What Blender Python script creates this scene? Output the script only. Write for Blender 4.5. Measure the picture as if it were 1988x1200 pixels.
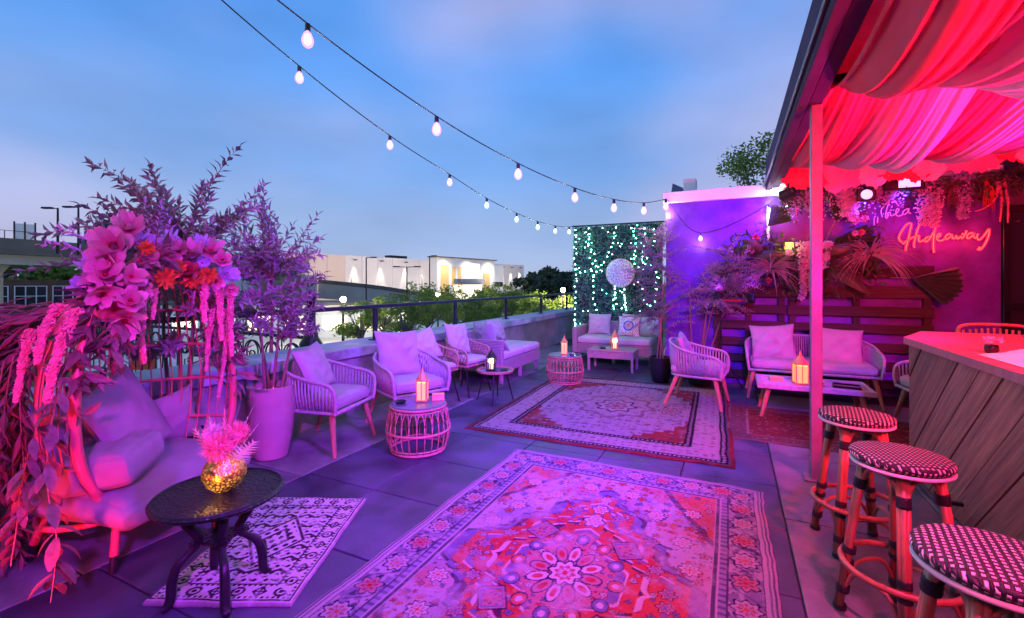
import bpy, bmesh, math, random
import numpy as np
from mathutils import Vector, Matrix
for o in list(bpy.data.objects): bpy.data.objects.remove(o)
S = bpy.context.scene
C = S.collection
rnd = random.Random(7)
PI = math.pi
def R(a): return math.radians(a)

# ------------------------------------------------------------------ camera
cam = bpy.data.objects.new('camera', bpy.data.cameras.new('camera'))
C.objects.link(cam); S.camera = cam
cam.location = (0, 0, 1.5); cam.rotation_euler = (R(90), 0, R(25.7))
cam.data.sensor_width = 36; cam.data.lens = 16.04; cam.data.shift_y = -0.0252
cam.data.clip_start = 0.05; cam.data.clip_end = 3000
S.render.resolution_x = 1024; S.render.resolution_y = 618
S.view_settings.view_transform = 'Standard'; S.view_settings.look = 'None'
S.view_settings.exposure = 0; S.view_settings.gamma = 1

# ------------------------------------------------------------------ dusk sky
W = bpy.data.worlds.new('World'); S.world = W; W.use_nodes = True
nt = W.node_tree; nd = nt.nodes; lk = nt.links
for n in list(nd): nd.remove(n)
out = nd.new('ShaderNodeOutputWorld'); bg = nd.new('ShaderNodeBackground')
tc = nd.new('ShaderNodeTexCoord'); sx = nd.new('ShaderNodeSeparateXYZ')
lk.new(tc.outputs['Generated'], sx.inputs[0])
rp = nd.new('ShaderNodeValToRGB'); lk.new(sx.outputs[2], rp.inputs[0])
cr = rp.color_ramp; cr.interpolation = 'EASE'
cr.elements[0].position = 0.0; cr.elements[0].color = (.44, .54, .78, 1)
cr.elements[1].position = 1.0; cr.elements[1].color = (.055, .24, .74, 1)
for p_, c_ in ((.10, (.33, .49, .84, 1)), (.26, (.19, .42, .92, 1)), (.45, (.11, .36, .95, 1)), (.62, (.085, .32, .92, 1))):
    e = cr.elements.new(p_); e.color = c_
mp = nd.new('ShaderNodeMapping'); mp.inputs['Scale'].default_value = (1.0, 1.0, 1.7); mp.inputs['Location'].default_value = (1.3, .6, .9)
lk.new(tc.outputs['Generated'], mp.inputs[0])
nz = nd.new('ShaderNodeTexNoise'); nz.inputs['Scale'].default_value = 1.5; nz.inputs['Detail'].default_value = 2.2; nz.inputs['Roughness'].default_value = .45
lk.new(mp.outputs[0], nz.inputs['Vector'])
cr2 = nd.new('ShaderNodeValToRGB'); lk.new(nz.outputs[0], cr2.inputs[0])
cr2.color_ramp.interpolation = 'EASE'
cr2.color_ramp.elements[0].position = .44; cr2.color_ramp.elements[0].color = (0, 0, 0, 1)
cr2.color_ramp.elements[1].position = .78; cr2.color_ramp.elements[1].color = (.8, .8, .8, 1)
mx = nd.new('ShaderNodeMix'); mx.data_type = 'RGBA'
lk.new(cr2.outputs[0], mx.inputs[0]); lk.new(rp.outputs[0], mx.inputs[6]); mx.inputs[7].default_value = (.62, .56, .84, 1)
sky = nd.new('ShaderNodeTexSky'); sky.sky_type = 'NISHITA'; sky.sun_disc = False
sky.sun_elevation = R(-1.5); sky.sun_rotation = R(-80)
ad = nd.new('ShaderNodeMix'); ad.data_type = 'RGBA'; ad.blend_type = 'ADD'; ad.inputs[0].default_value = .05
nz2 = nd.new('ShaderNodeTexNoise'); nz2.inputs['Scale'].default_value = 2.6; nz2.inputs['Detail'].default_value = 4
mp2 = nd.new('ShaderNodeMapping'); mp2.inputs['Scale'].default_value = (1, 1, 2.6); mp2.inputs['Location'].default_value = (4.2, 1.1, .3); lk.new(tc.outputs['Generated'], mp2.inputs[0]); lk.new(mp2.outputs[0], nz2.inputs['Vector'])
mr = nd.new('ShaderNodeMapRange'); mr.inputs[1].default_value = .3; mr.inputs[2].default_value = .7; mr.inputs[3].default_value = .90; mr.inputs[4].default_value = 1.12; lk.new(nz2.outputs[0], mr.inputs[0])
vs_ = nd.new('ShaderNodeVectorMath'); vs_.operation = 'SCALE'; lk.new(mx.outputs[2], vs_.inputs[0]); lk.new(mr.outputs[0], vs_.inputs[3])
lk.new(vs_.outputs[0], ad.inputs[6]); lk.new(sky.outputs[0], ad.inputs[7])
lk.new(ad.outputs[2], bg.inputs[0]); bg.inputs[1].default_value = 0.92
lk.new(bg.outputs[0], out.inputs[0])

# last of the daylight: one very soft, weak sun low over the bridge side
sun = bpy.data.objects.new('sun', bpy.data.lights.new('sun', 'SUN')); C.objects.link(sun)
sun.data.energy = 0.12; sun.data.angle = R(25); sun.data.color = (1, .86, .76)
sun.rotation_euler = (R(80), 0, R(-80))

# ------------------------------------------------------------------ helpers
def setk(o, label=None, cat=None, group=None, kind=None):
    if label: o['label'] = label
    if cat: o['category'] = cat
    if group: o['group'] = group
    if kind: o['kind'] = kind
    return o
def thing(name, label, cat, loc=(0, 0, 0), rz=0, group=None):
    o = bpy.data.objects.new(name, None); C.objects.link(o); o.empty_display_size = .1
    o.location = loc; o.rotation_euler = (0, 0, rz)
    return setk(o, label, cat, group)
def copy_tree(o, loc=None, rz=None, label=None, parent=None):
    c = o.copy(); C.objects.link(c); c.parent = parent
    if loc is not None: c.location = loc
    if rz is not None: c.rotation_euler = (0, 0, rz)
    if label: c['label'] = label
    for ch in list(o.children): copy_tree(ch, parent=c)
    return c

class MB:
    def __init__(s): s.v = []; s.f = []; s.M = None
    def add(s, vs, fs):
        b = len(s.v)
        if s.M is not None: vs = [tuple(s.M @ Vector(q)) for q in vs]
        s.v += [tuple(q) for q in vs]; s.f += [tuple(b+i for i in f) for f in fs]; return s
    def box(s, x0, x1, y0, y1, z0, z1):
        return s.add([(x0,y0,z0),(x1,y0,z0),(x1,y1,z0),(x0,y1,z0),(x0,y0,z1),(x1,y0,z1),(x1,y1,z1),(x0,y1,z1)],
              [(0,3,2,1),(4,5,6,7),(0,1,5,4),(1,2,6,5),(2,3,7,6),(3,0,4,7)])
    def cbox(s, c, sz):
        return s.box(c[0]-sz[0]/2,c[0]+sz[0]/2,c[1]-sz[1]/2,c[1]+sz[1]/2,c[2]-sz[2]/2,c[2]+sz[2]/2)
    def bbox(s, x0, x1, y0, y1, z0, z1, b=.006):      # box with chamfered edges
        vs = []; fs = []
        X=(x0,x1);Y=(y0,y1);Z=(z0,z1); idx={}
        for i in (0,1):
            for j in (0,1):
                for k in (0,1):
                    sxn=1 if i==0 else -1; syn=1 if j==0 else -1; szn=1 if k==0 else -1
                    idx[i,j,k,0]=len(vs); vs.append((X[i],Y[j]+syn*b,Z[k]+szn*b))
                    idx[i,j,k,1]=len(vs); vs.append((X[i]+sxn*b,Y[j],Z[k]+szn*b))
                    idx[i,j,k,2]=len(vs); vs.append((X[i]+sxn*b,Y[j]+syn*b,Z[k]))
        g=lambda a,ax: idx[a[0],a[1],a[2],ax]
        fs+= [tuple(g(a,0) for a in ((0,0,0),(0,0,1),(0,1,1),(0,1,0))), tuple(g(a,0) for a in ((1,0,0),(1,1,0),(1,1,1),(1,0,1))),
              tuple(g(a,1) for a in ((0,0,0),(1,0,0),(1,0,1),(0,0,1))), tuple(g(a,1) for a in ((0,1,0),(0,1,1),(1,1,1),(1,1,0))),
              tuple(g(a,2) for a in ((0,0,0),(0,1,0),(1,1,0),(1,0,0))), tuple(g(a,2) for a in ((0,0,1),(1,0,1),(1,1,1),(0,1,1)))]
        for k in (0,1):
            for i in (0,1): fs.append((idx[i,0,k,0],idx[i,1,k,0],idx[i,1,k,2],idx[i,0,k,2]))
            for j in (0,1): fs.append((idx[0,j,k,1],idx[1,j,k,1],idx[1,j,k,2],idx[0,j,k,2]))
        for i in (0,1):
            for j in (0,1): fs.append((idx[i,j,0,0],idx[i,j,1,0],idx[i,j,1,1],idx[i,j,0,1]))
            for j in (0,1):
                for k in (0,1): fs.append((idx[i,j,k,0],idx[i,j,k,1],idx[i,j,k,2]))
        return s.add(vs, fs)
    def tube(s, pts, r, seg=8, closed=False, cap=True, flat=1.0):
        P=[Vector(q) for q in pts]; n=len(P)
        rs = r if isinstance(r,(list,tuple)) else [r]*n
        T=[]
        for i in range(n):
            a=P[(i-1)%n] if (closed or i>0) else P[i]; b=P[(i+1)%n] if (closed or i<n-1) else P[i]
            t=(b-a); T.append(t.normalized() if t.length>1e-9 else Vector((0,0,1)))
        up=Vector((0,0,1)) if abs(T[0].z)<.9 else Vector((1,0,0))
        N=(up-T[0]*up.dot(T[0])).normalized(); vs=[]
        for i in range(n):
            N=(N-T[i]*N.dot(T[i]))
            N=N.normalized() if N.length>1e-6 else T[i].orthogonal().normalized()
            B=T[i].cross(N)
            for k in range(seg):
                a=2*PI*k/seg; vs.append(P[i]+(N*math.cos(a)*flat+B*math.sin(a))*rs[i])
        fs=[]
        for i in range(n if closed else n-1):
            j=(i+1)%n
            for k in range(seg):
                m=(k+1)%seg; fs.append((i*seg+k,i*seg+m,j*seg+m,j*seg+k))
        if cap and not closed:
            fs.append(tuple(range(seg-1,-1,-1))); fs.append(tuple((n-1)*seg+k for k in range(seg)))
        return s.add(vs,fs)
    def lathe(s, prof, seg=20, c=(0,0), sx=1, sy=1):
        vs=[];n=len(prof)
        for r,z in prof:
            for k in range(seg):
                a=2*PI*k/seg; vs.append((c[0]+r*sx*math.cos(a),c[1]+r*sy*math.sin(a),z))
        fs=[(i*seg+k,i*seg+(k+1)%seg,(i+1)*seg+(k+1)%seg,(i+1)*seg+k) for i in range(n-1) for k in range(seg)]
        fs.append(tuple(range(seg-1,-1,-1))); fs.append(tuple((n-1)*seg+k for k in range(seg)))
        return s.add(vs,fs)
    def ball(s, c, r, sz=1.0, seg=10, rings=6):
        prof=[(max(1e-4,r*math.sin(PI*i/rings)), c[2]-r*sz*math.cos(PI*i/rings)) for i in range(rings+1)]
        return s.lathe(prof,seg,c)
    def prism(s, poly, z0, z1):
        n=len(poly); vs=[(x,y,z0) for x,y in poly]+[(x,y,z1) for x,y in poly]
        fs=[tuple(range(n-1,-1,-1)),tuple(range(n,2*n))]+[(i,(i+1)%n,n+(i+1)%n,n+i) for i in range(n)]
        return s.add(vs,fs)
    def build(s, name, m, parent=None, smooth=False, loc=None, **k):
        me=bpy.data.meshes.new(name); me.from_pydata(s.v,[],s.f); me.validate(); me.update()
        if smooth:
            me.polygons.foreach_set('use_smooth',[True]*len(me.polygons))
            if smooth=='auto': me.set_sharp_from_angle(angle=R(40))
        o=bpy.data.objects.new(name,me); C.objects.link(o)
        if isinstance(m,str): m=MT[m]
        me.materials.append(m)
        if parent: o.parent=parent
        if loc: o.location=loc
        if k: setk(o,**k)
        return o
def inst(o, loc, parent, rot=None, scale=None):      # a further piece sharing mesh data
    c=o.copy(); C.objects.link(c); c.parent=parent; c.location=loc
    if rot is not None: c.rotation_euler=rot
    if scale is not None: c.scale=scale
    return c

def vary(name,amt=.35,stain=None):      # tone differs from piece to piece, plus blotchy stains
    m=MT[name]; n=m.node_tree.nodes; l=m.node_tree.links; b=n['Principled BSDF']; src=b.inputs['Base Color'].links[0].from_socket
    oi=n.new('ShaderNodeObjectInfo'); r=n.new('ShaderNodeMapRange'); r.inputs[3].default_value=1-amt; r.inputs[4].default_value=1+amt; l.new(oi.outputs['Random'],r.inputs[0])
    v=n.new('ShaderNodeVectorMath'); v.operation='SCALE'; l.new(src,v.inputs[0]); l.new(r.outputs[0],v.inputs[3]); cur=v.outputs[0]
    if stain:
        g=n.new('ShaderNodeNewGeometry'); z=n.new('ShaderNodeTexNoise'); z.inputs['Scale'].default_value=stain; z.inputs['Detail'].default_value=8; z.inputs['Roughness'].default_value=.7; l.new(g.outputs['Position'],z.inputs['Vector'])
        q=n.new('ShaderNodeValToRGB'); q.color_ramp.elements[0].position=.38; q.color_ramp.elements[0].color=(.55,.55,.55,1); q.color_ramp.elements[1].position=.66; q.color_ramp.elements[1].color=(1.35,1.35,1.35,1); l.new(z.outputs[0],q.inputs[0])
        k=n.new('ShaderNodeVectorMath'); k.operation='MULTIPLY'; l.new(cur,k.inputs[0]); l.new(q.outputs[0],k.inputs[1]); cur=k.outputs[0]
        rr=n.new('ShaderNodeMapRange'); rr.inputs[1].default_value=.35; rr.inputs[2].default_value=.7; rr.inputs[3].default_value=.32; rr.inputs[4].default_value=.75; l.new(z.outputs[0],rr.inputs[0]); l.new(rr.outputs[0],b.inputs['Roughness'])
    l.new(cur,b.inputs['Base Color'])

# ------------------------------------------------------------------ materials
MT = {}
def mat(name, c, c2=None, scale=6, rough=.6, metal=0, bump=0, bscale=None, emit=None, estr=0, trans=0, spec=.4, stretch=None, detail=6, lo=.35, hi=.65, sheen=0, transl=0, alpha=1):
    m=bpy.data.materials.new(name); m.use_nodes=True; n=m.node_tree.nodes; l=m.node_tree.links
    b=n['Principled BSDF']; b.inputs['Roughness'].default_value=rough; b.inputs['Metallic'].default_value=metal
    b.inputs['Specular IOR Level'].default_value=spec; b.inputs['Base Color'].default_value=(*c,1)
    if sheen: b.inputs['Sheen Weight'].default_value=sheen
    if trans: b.inputs['Transmission Weight'].default_value=trans
    if alpha<1: b.inputs['Alpha'].default_value=alpha
    t=n.new('ShaderNodeTexCoord'); vec=t.outputs['Object']
    if stretch:
        mpn=n.new('ShaderNodeMapping'); mpn.inputs['Scale'].default_value=stretch; l.new(vec,mpn.inputs[0]); vec=mpn.outputs[0]
    if c2:
        z=n.new('ShaderNodeTexNoise'); z.inputs['Scale'].default_value=scale; z.inputs['Detail'].default_value=detail; z.inputs['Roughness'].default_value=.6
        l.new(vec,z.inputs['Vector']); r=n.new('ShaderNodeValToRGB'); l.new(z.outputs[0],r.inputs[0])
        r.color_ramp.elements[0].position=lo; r.color_ramp.elements[1].position=hi
        r.color_ramp.elements[0].color=(*c,1); r.color_ramp.elements[1].color=(*c2,1)
        l.new(r.outputs[0],b.inputs['Base Color'])
    if bump:
        z2=n.new('ShaderNodeTexNoise'); z2.inputs['Scale'].default_value=bscale or scale*4; z2.inputs['Detail'].default_value=5
        l.new(vec,z2.inputs['Vector']); bp=n.new('ShaderNodeBump'); bp.inputs['Strength'].default_value=min(1,bump); bp.inputs['Distance'].default_value=.01
        l.new(z2.outputs[0],bp.inputs['Height']); l.new(bp.outputs[0],b.inputs['Normal'])
    if emit:
        b.inputs['Emission Color'].default_value=(*emit,1); b.inputs['Emission Strength'].default_value=estr
    if transl:
        tr=n.new('ShaderNodeBsdfTranslucent'); tr.inputs[0].default_value=(*c,1)
        ms=n.new('ShaderNodeMixShader'); ms.inputs[0].default_value=transl
        l.new(b.outputs[0],ms.inputs[1]); l.new(tr.outputs[0],ms.inputs[2]); l.new(ms.outputs[0],n['Material Output'].inputs[0])
    MT[name]=m; return m
def weave(name, c, c2, sc=2600, rough=.85, bump=.55):     # woven cloth: two crossed fine waves + soft tone noise
    m=mat(name,c,c2,scale=5,rough=rough,spec=.12); n=m.node_tree.nodes; l=m.node_tree.links; b=n['Principled BSDF']
    t=n.new('ShaderNodeTexCoord'); hs=[]
    for d in ('X','Y','Z'):
        w=n.new('ShaderNodeTexWave'); w.bands_direction=d; w.inputs['Scale'].default_value=sc/6.28; l.new(t.outputs['Object'],w.inputs[0]); hs.append(w)
    a=n.new('ShaderNodeMath'); l.new(hs[0].outputs[1],a.inputs[0]); l.new(hs[1].outputs[1],a.inputs[1])
    a2=n.new('ShaderNodeMath'); l.new(a.outputs[0],a2.inputs[0]); l.new(hs[2].outputs[1],a2.inputs[1])
    z=n.new('ShaderNodeTexNoise'); z.inputs['Scale'].default_value=14; z.inputs['Detail'].default_value=4; l.new(t.outputs['Object'],z.inputs['Vector'])
    a3=n.new('ShaderNodeMath'); a3.operation='MULTIPLY_ADD'; l.new(z.outputs[0],a3.inputs[0]); a3.inputs[1].default_value=4; l.new(a2.outputs[0],a3.inputs[2])
    bp=n.new('ShaderNodeBump'); bp.inputs['Strength'].default_value=bump; bp.inputs['Distance'].default_value=.004
    l.new(a3.outputs[0],bp.inputs['Height']); l.new(bp.outputs[0],b.inputs['Normal']); return m
def planks_mat(name, c, c2, ax=0, rough=.7, sc=3, bump=.4):
    st=[14,14,14]; st[ax]=1.0
    return mat(name,c,c2,scale=sc,rough=rough,bump=bump,bscale=sc*2.5,stretch=tuple(st),lo=.3,hi=.7)

mat('dark_tile',(.046,.042,.075),(.070,.066,.110),scale=3,rough=.62,bump=.25,bscale=90)
mat('dark_tile2',(.040,.037,.066),(.062,.058,.098),scale=2.2,rough=.58,bump=.25,bscale=90)
mat('pale_paver',(.15,.14,.16),(.22,.21,.23),scale=4,rough=.75,bump=.3,bscale=60)
mat('pale_paver2',(.12,.115,.14),(.19,.18,.21),scale=3,rough=.7,bump=.3,bscale=60)
mat('substrate',(.015,.015,.018))
mat('coping',(.28,.29,.34),(.36,.37,.42),scale=3,rough=.7,bump=.2,bscale=50)
mat('parapet_wall',(.20,.19,.19),(.28,.26,.25),scale=2,rough=.85,bump=.3,bscale=30)
mat('black_metal',(.012,.012,.014),(.03,.03,.032),scale=9,rough=.38,metal=.4)
mat('dark_metal',(.03,.028,.034),rough=.4,metal=.5)
mat('rail_metal',(.035,.03,.05),rough=.35,metal=.6)
mat('white_metal',(.75,.74,.74),rough=.4)
mat('post_paint',(.17,.11,.14),(.21,.15,.18),scale=8,rough=.35,spec=.5)
weave('cushion',(.40,.37,.37),(.47,.44,.44))
weave('cushion_white',(.52,.50,.50),(.58,.56,.56))
weave('pillow_taupe',(.27,.20,.23),(.34,.27,.29))
weave('pillow_sand',(.26,.20,.22),(.33,.27,.28))
mat('rope',(.30,.26,.28),(.40,.36,.38),scale=30,rough=.85,bump=.5,bscale=200)
mat('rattan',(.34,.17,.10),(.46,.25,.16),scale=12,rough=.5,bump=.2,bscale=60)
mat('wicker',(.26,.20,.20),(.38,.31,.31),scale=40,rough=.6,bump=.6,bscale=120)
mat('rattan_pole',(.24,.08,.045),(.36,.14,.08),scale=4,rough=.35,spec=.5,stretch=(4,4,1))
mat('black_binding',(.012,.012,.015),rough=.5,bump=.6,bscale=150)
planks_mat('leg_wood',(.30,.15,.075),(.42,.23,.12),2)
planks_mat('bar_wood',(.06,.045,.042),(.11,.085,.08),0,rough=.6)
planks_mat('pallet_wood',(.016,.008,.007),(.046,.022,.016),0,rough=.65)
mat('counter',(.40,.13,.13),(.50,.19,.18),scale=3,rough=.45,spec=.5,stretch=(1,8,1))  # red of the bar light mixed into the top's colour
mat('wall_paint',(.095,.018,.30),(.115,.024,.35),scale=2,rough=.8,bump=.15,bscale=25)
mat('wall_grey',(.09,.05,.09),(.12,.07,.12),scale=1.5,rough=.75,bump=.15,bscale=25)
mat('white_band',(.75,.73,.74),(.80,.78,.79),scale=2,rough=.55)
mat('gold',(.75,.46,.14),(.85,.58,.22),scale=10,rough=.3,metal=1)
mat('brass',(.52,.28,.09),(.64,.38,.14),scale=20,rough=.45,metal=.35)
mat('black_gloss',(.01,.01,.012),rough=.15,spec=.6)
mat('glass',(.9,.9,.92),rough=.05,trans=.9,spec=.5)
mat('glass_top',(.11,.12,.14),rough=.08,spec=.7)
mat('candle',(.9,.75,.5),emit=(1,.62,.16),estr=2.2)
mat('lantern_glow',(.6,.35,.1),emit=(1,.47,.07),estr=.95,rough=.4)
mat('bulb_warm',(1,.95,.95),emit=(1,.80,.95),estr=55)
mat('bulb_cool',(.9,1,1),emit=(.55,1,.98),estr=55)
def bulb_glass(name,col,st=1.5,mx_=.45):       # frosted glowing glass round the filament core
    m=bpy.data.materials.new(name); m.use_nodes=True; n=m.node_tree.nodes; l=m.node_tree.links
    t=n.new('ShaderNodeBsdfTransparent'); e=n.new('ShaderNodeEmission'); e.inputs[0].default_value=(*col,1); e.inputs[1].default_value=st
    x=n.new('ShaderNodeMixShader'); x.inputs[0].default_value=mx_; l.new(t.outputs[0],x.inputs[1]); l.new(e.outputs[0],x.inputs[2]); l.new(x.outputs[0],n['Material Output'].inputs[0]); MT[name]=m
bulb_glass('neon_glass',(1,.008,.03),4.2,.6); bulb_glass('glass_warm',(1,.42,.95),1.7,.55); bulb_glass('glass_cool',(.45,1,1))
mat('fairy',(.7,1,.95),emit=(.25,1,.82),estr=34)
mat('neon_red',(1,.4,.3),emit=(1,.15,.05),estr=3.8)
mat('tube_unlit',(.75,.60,.72),rough=.25,spec=.5)
mat('flood_lens',(.6,.5,.7),emit=(.70,.42,1),estr=1.7)
mat('cable',(.012,.012,.014),rough=.5)
mat('terracotta',(.30,.20,.20),(.38,.27,.26),scale=3,rough=.8,bump=.3,bscale=20)
mat('soil',(.10,.06,.035),(.22,.14,.07),scale=30,rough=.95,bump=1,bscale=60)
mat('bark',(.16,.09,.065),(.24,.15,.11),scale=12,rough=.85,bump=.5,bscale=40,stretch=(3,3,.6))
mat('bark_grey',(.13,.11,.09),(.20,.17,.14),scale=8,rough=.9,bump=.5)
mat('leaf_olive',(.18,.14,.16),(.34,.28,.30),scale=2.5,rough=.6,transl=.2)
mat('leaf_dark',(.035,.055,.03),(.075,.10,.05),scale=2,rough=.45,transl=.15)
mat('leaf_euc',(.13,.06,.07),(.26,.14,.14),scale=4,rough=.55,transl=.2)
mat('leaf_dry',(.085,.028,.038),(.20,.07,.08),scale=5,rough=.7,transl=.2)
mat('leaf_tree',(.13,.22,.03),(.30,.38,.06),scale=.8,rough=.6,transl=.35)
mat('leaf_wood',(.025,.05,.03),(.05,.085,.045),scale=.3,rough=.8,transl=.15)
mat('leaf_hedge',(.04,.14,.10),(.12,.26,.19),scale=6,rough=.5,transl=.1)
mat('petal_pink',(.66,.22,.38),(.80,.42,.56),scale=9,rough=.55,transl=.3)
mat('petal_deep',(.50,.06,.10),(.64,.12,.16),scale=9,rough=.55,transl=.25)
mat('petal_orange',(.62,.13,.03),(.80,.24,.05),scale=14,rough=.6,transl=.2)
mat('petal_violet',(.42,.30,.58),(.60,.46,.72),scale=8,rough=.55,transl=.25)
mat('amaranth',(.50,.11,.15),(.72,.26,.32),scale=40,rough=.8,bump=.6,bscale=150)
mat('wisteria',(.60,.42,.62),(.78,.60,.76),scale=16,rough=.6,transl=.25)
mat('pampas',(.86,.52,.54),(.92,.66,.66),scale=10,rough=.8,transl=.3)
mat('thistle',(.82,.20,.20),(.90,.36,.32),scale=20,rough=.8)
mat('concrete',(.12,.105,.09),(.18,.16,.135),scale=.25,rough=.9,bump=.2,bscale=3)
mat('concrete_pale',(.42,.40,.34),(.52,.50,.42),scale=.2,rough=.9)
mat('brick_far',(.13,.06,.04),(.20,.10,.07),scale=.6,rough=.9)
mat('facade',(.70,.64,.60),(.76,.71,.67),scale=.08,rough=.7)
mat('facade_white',(.80,.79,.76),rough=.6)
mat('office_blue',(.05,.09,.17),(.08,.13,.22),scale=.3,rough=.3)
mat('asphalt',(.05,.05,.052),(.075,.073,.072),scale=.3,rough=.9)
mat('lot_concrete',(.55,.52,.46),(.66,.63,.56),scale=.12,rough=.9)
mat('grass_far',(.05,.08,.02),(.10,.13,.03),scale=.2,rough=.95)
mat('lit_window',(.9,.8,.6),emit=(1,.86,.62),estr=1.6)
mat('lit_glass_gold',(.6,.4,.15),emit=(1,.60,.30),estr=.16)
mat('lamp_far',(1,1,.9),emit=(1,.93,.72),estr=40)
mat('orange_sign',(.75,.12,.04),rough=.5)
mat('window_dark',(.02,.025,.03),rough=.15)
mat('drape_lit_red',(.78,.08,.16),(.84,.13,.22),scale=3,rough=.8,transl=.5)  # pale cloth with the red lamp light put into its colour
mat('drape_rose',(.80,.26,.48),(.86,.36,.56),scale=3,rough=.8,transl=.5)
mat('drape_white',(.76,.62,.72),(.84,.72,.80),scale=3,rough=.75,transl=.5)
mat('canopy_vinyl',(.028,.017,.05),(.040,.025,.07),scale=3,rough=.75,spec=.15)
mat('napkin',(.84,.80,.82),rough=.8)
mat('seat_cream',(.72,.66,.62),rough=.6)
mat('seat_black',(.018,.016,.022),rough=.5)
mat('silver_disc',(.36,.35,.37),(.86,.84,.85),scale=34,rough=.6,metal=0,bump=1,bscale=60,lo=.42,hi=.56)
mat('box_orange',(.72,.36,.12),(.80,.46,.18),scale=20,rough=.6)

for q_ in ('dark_tile','dark_tile2','pale_paver','pale_paver2'): vary(q_,.16,2.3)
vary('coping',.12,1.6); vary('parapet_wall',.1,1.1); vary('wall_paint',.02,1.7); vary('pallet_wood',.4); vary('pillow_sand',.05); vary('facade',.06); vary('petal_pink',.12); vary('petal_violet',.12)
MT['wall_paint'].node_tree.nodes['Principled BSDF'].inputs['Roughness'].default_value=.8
def petal_grade(name,deep,k=1.9):       # petals darken at the throat: own colouring, deepened as painted shade
    m=MT[name]; n=m.node_tree.nodes; l=m.node_tree.links; b=n['Principled BSDF']; src=b.inputs['Base Color'].links[0].from_socket
    t=n.new('ShaderNodeTexCoord'); s=n.new('ShaderNodeSeparateXYZ'); l.new(t.outputs['Object'],s.inputs[0]); r=n.new('ShaderNodeMapRange'); r.inputs[1].default_value=.05; r.inputs[2].default_value=.75; l.new(s.outputs[1],r.inputs[0])
    x=n.new('ShaderNodeMix'); x.data_type='RGBA'; l.new(r.outputs[0],x.inputs[0]); x.inputs[6].default_value=(*deep,1); l.new(src,x.inputs[7]); l.new(x.outputs[2],b.inputs['Base Color'])
petal_grade('petal_pink',(.42,.03,.08)); petal_grade('petal_deep',(.25,.01,.02)); petal_grade('petal_orange',(.40,.04,.01))
def spot(name, loc, target, col, power, size=70, blend=.6, rad=.06):
    L=bpy.data.lights.new(name,'SPOT'); o=bpy.data.objects.new(name,L); C.objects.link(o)
    L.energy=power; L.color=col; L.spot_size=R(size); L.spot_blend=blend; L.shadow_soft_size=rad
    o.location=loc; o.rotation_euler=(Vector(target)-Vector(loc)).to_track_quat('-Z','Y').to_euler(); return o
def point(name, loc, col, power, rad=.05):
    L=bpy.data.lights.new(name,'POINT'); o=bpy.data.objects.new(name,L); C.objects.link(o)
    L.energy=power; L.color=col; L.shadow_soft_size=rad; o.location=loc; return o
# ================================================================== SETTING
deck = MB().box(-3.95, 4.2, -2.2, 13.2, -.32, -.014).build('deck', 'substrate', kind='structure')
def tile_grid(xs, ys, mats, name, jit=.0012):
    protos = {}
    for i in range(len(xs)-1):
        for j in range(len(ys)-1):
            w=round(xs[i+1]-xs[i]-.010,4); h=round(ys[j+1]-ys[j]-.010,4); k=(w,h,rnd.choice(mats))
            loc=((xs[i]+xs[i+1])/2,(ys[j]+ys[j+1])/2,-.016+rnd.uniform(-jit,jit))
            if k not in protos: protos[k]=MB().bbox(-w/2,w/2,-h/2,h/2,-.014,.014,.004).build(name,k[2],deck,loc=loc)
            else: inst(protos[k],loc,deck)
P=.665
tile_grid([-3.02+P*i for i in range(6)],[-1.435+P*j for j in range(19)],['dark_tile','dark_tile2','dark_tile'],'paving_tile')
tile_grid([-3.94,-3.02],[-1.5+1.33*j for j in range(10)],['pale_paver','pale_paver2'],'paver')
tile_grid([.305,1.22,2.135,3.05,4.19],[-1.5+1.22*j for j in range(8)],['pale_paver2','pale_paver'],'paver')
tile_grid([-3.02+P*i for i in range(6)],[11.2,11.9,12.6,13.19],['dark_tile'],'paving_tile')

# parapet wall with overhanging coping stones
pw = thing('parapet_wall','low grey parapet wall with overhanging coping along the terrace edge','wall',(-3.95,0,0))
MB().box(-.42,0,-4,16,-4.4,.64).build('wall_core','parapet_wall',pw)
for i in range(11):
    y0=-4+i*1.82
    MB().bbox(-.55,.05,y0+.004,y0+1.816,.645,.76,.008).build('coping_stone','coping',pw)
# metal railing on the coping
rl = thing('railing','dark metal handrail on posts standing on the parapet coping','railing',(-4.2,0,.76))
MB().bbox(-.035,.035,-4,16,.415,.46,.006).build('top_rail','rail_metal',rl)
for i in range(-3,7):
    y=2.68+1.92*i
    o=MB().bbox(-.024,.024,y-.024,y+.024,0,.413,.003).build('post','rail_metal',rl)
    MB().bbox(-.06,.06,y-.06,y+.06,.001,.013,.003).build('base_plate','rail_metal',o)

# back wall of the neighbouring building
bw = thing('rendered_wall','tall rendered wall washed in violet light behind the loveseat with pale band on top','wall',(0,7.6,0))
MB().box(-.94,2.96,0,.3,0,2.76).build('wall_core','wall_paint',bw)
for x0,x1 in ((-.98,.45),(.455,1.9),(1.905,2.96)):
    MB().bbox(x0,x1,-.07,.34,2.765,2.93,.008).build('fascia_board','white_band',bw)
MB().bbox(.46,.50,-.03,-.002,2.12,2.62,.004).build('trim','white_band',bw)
MB().box(-.9,3.4,.3,5,2.3,2.7).build('roof','concrete',bw)
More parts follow.
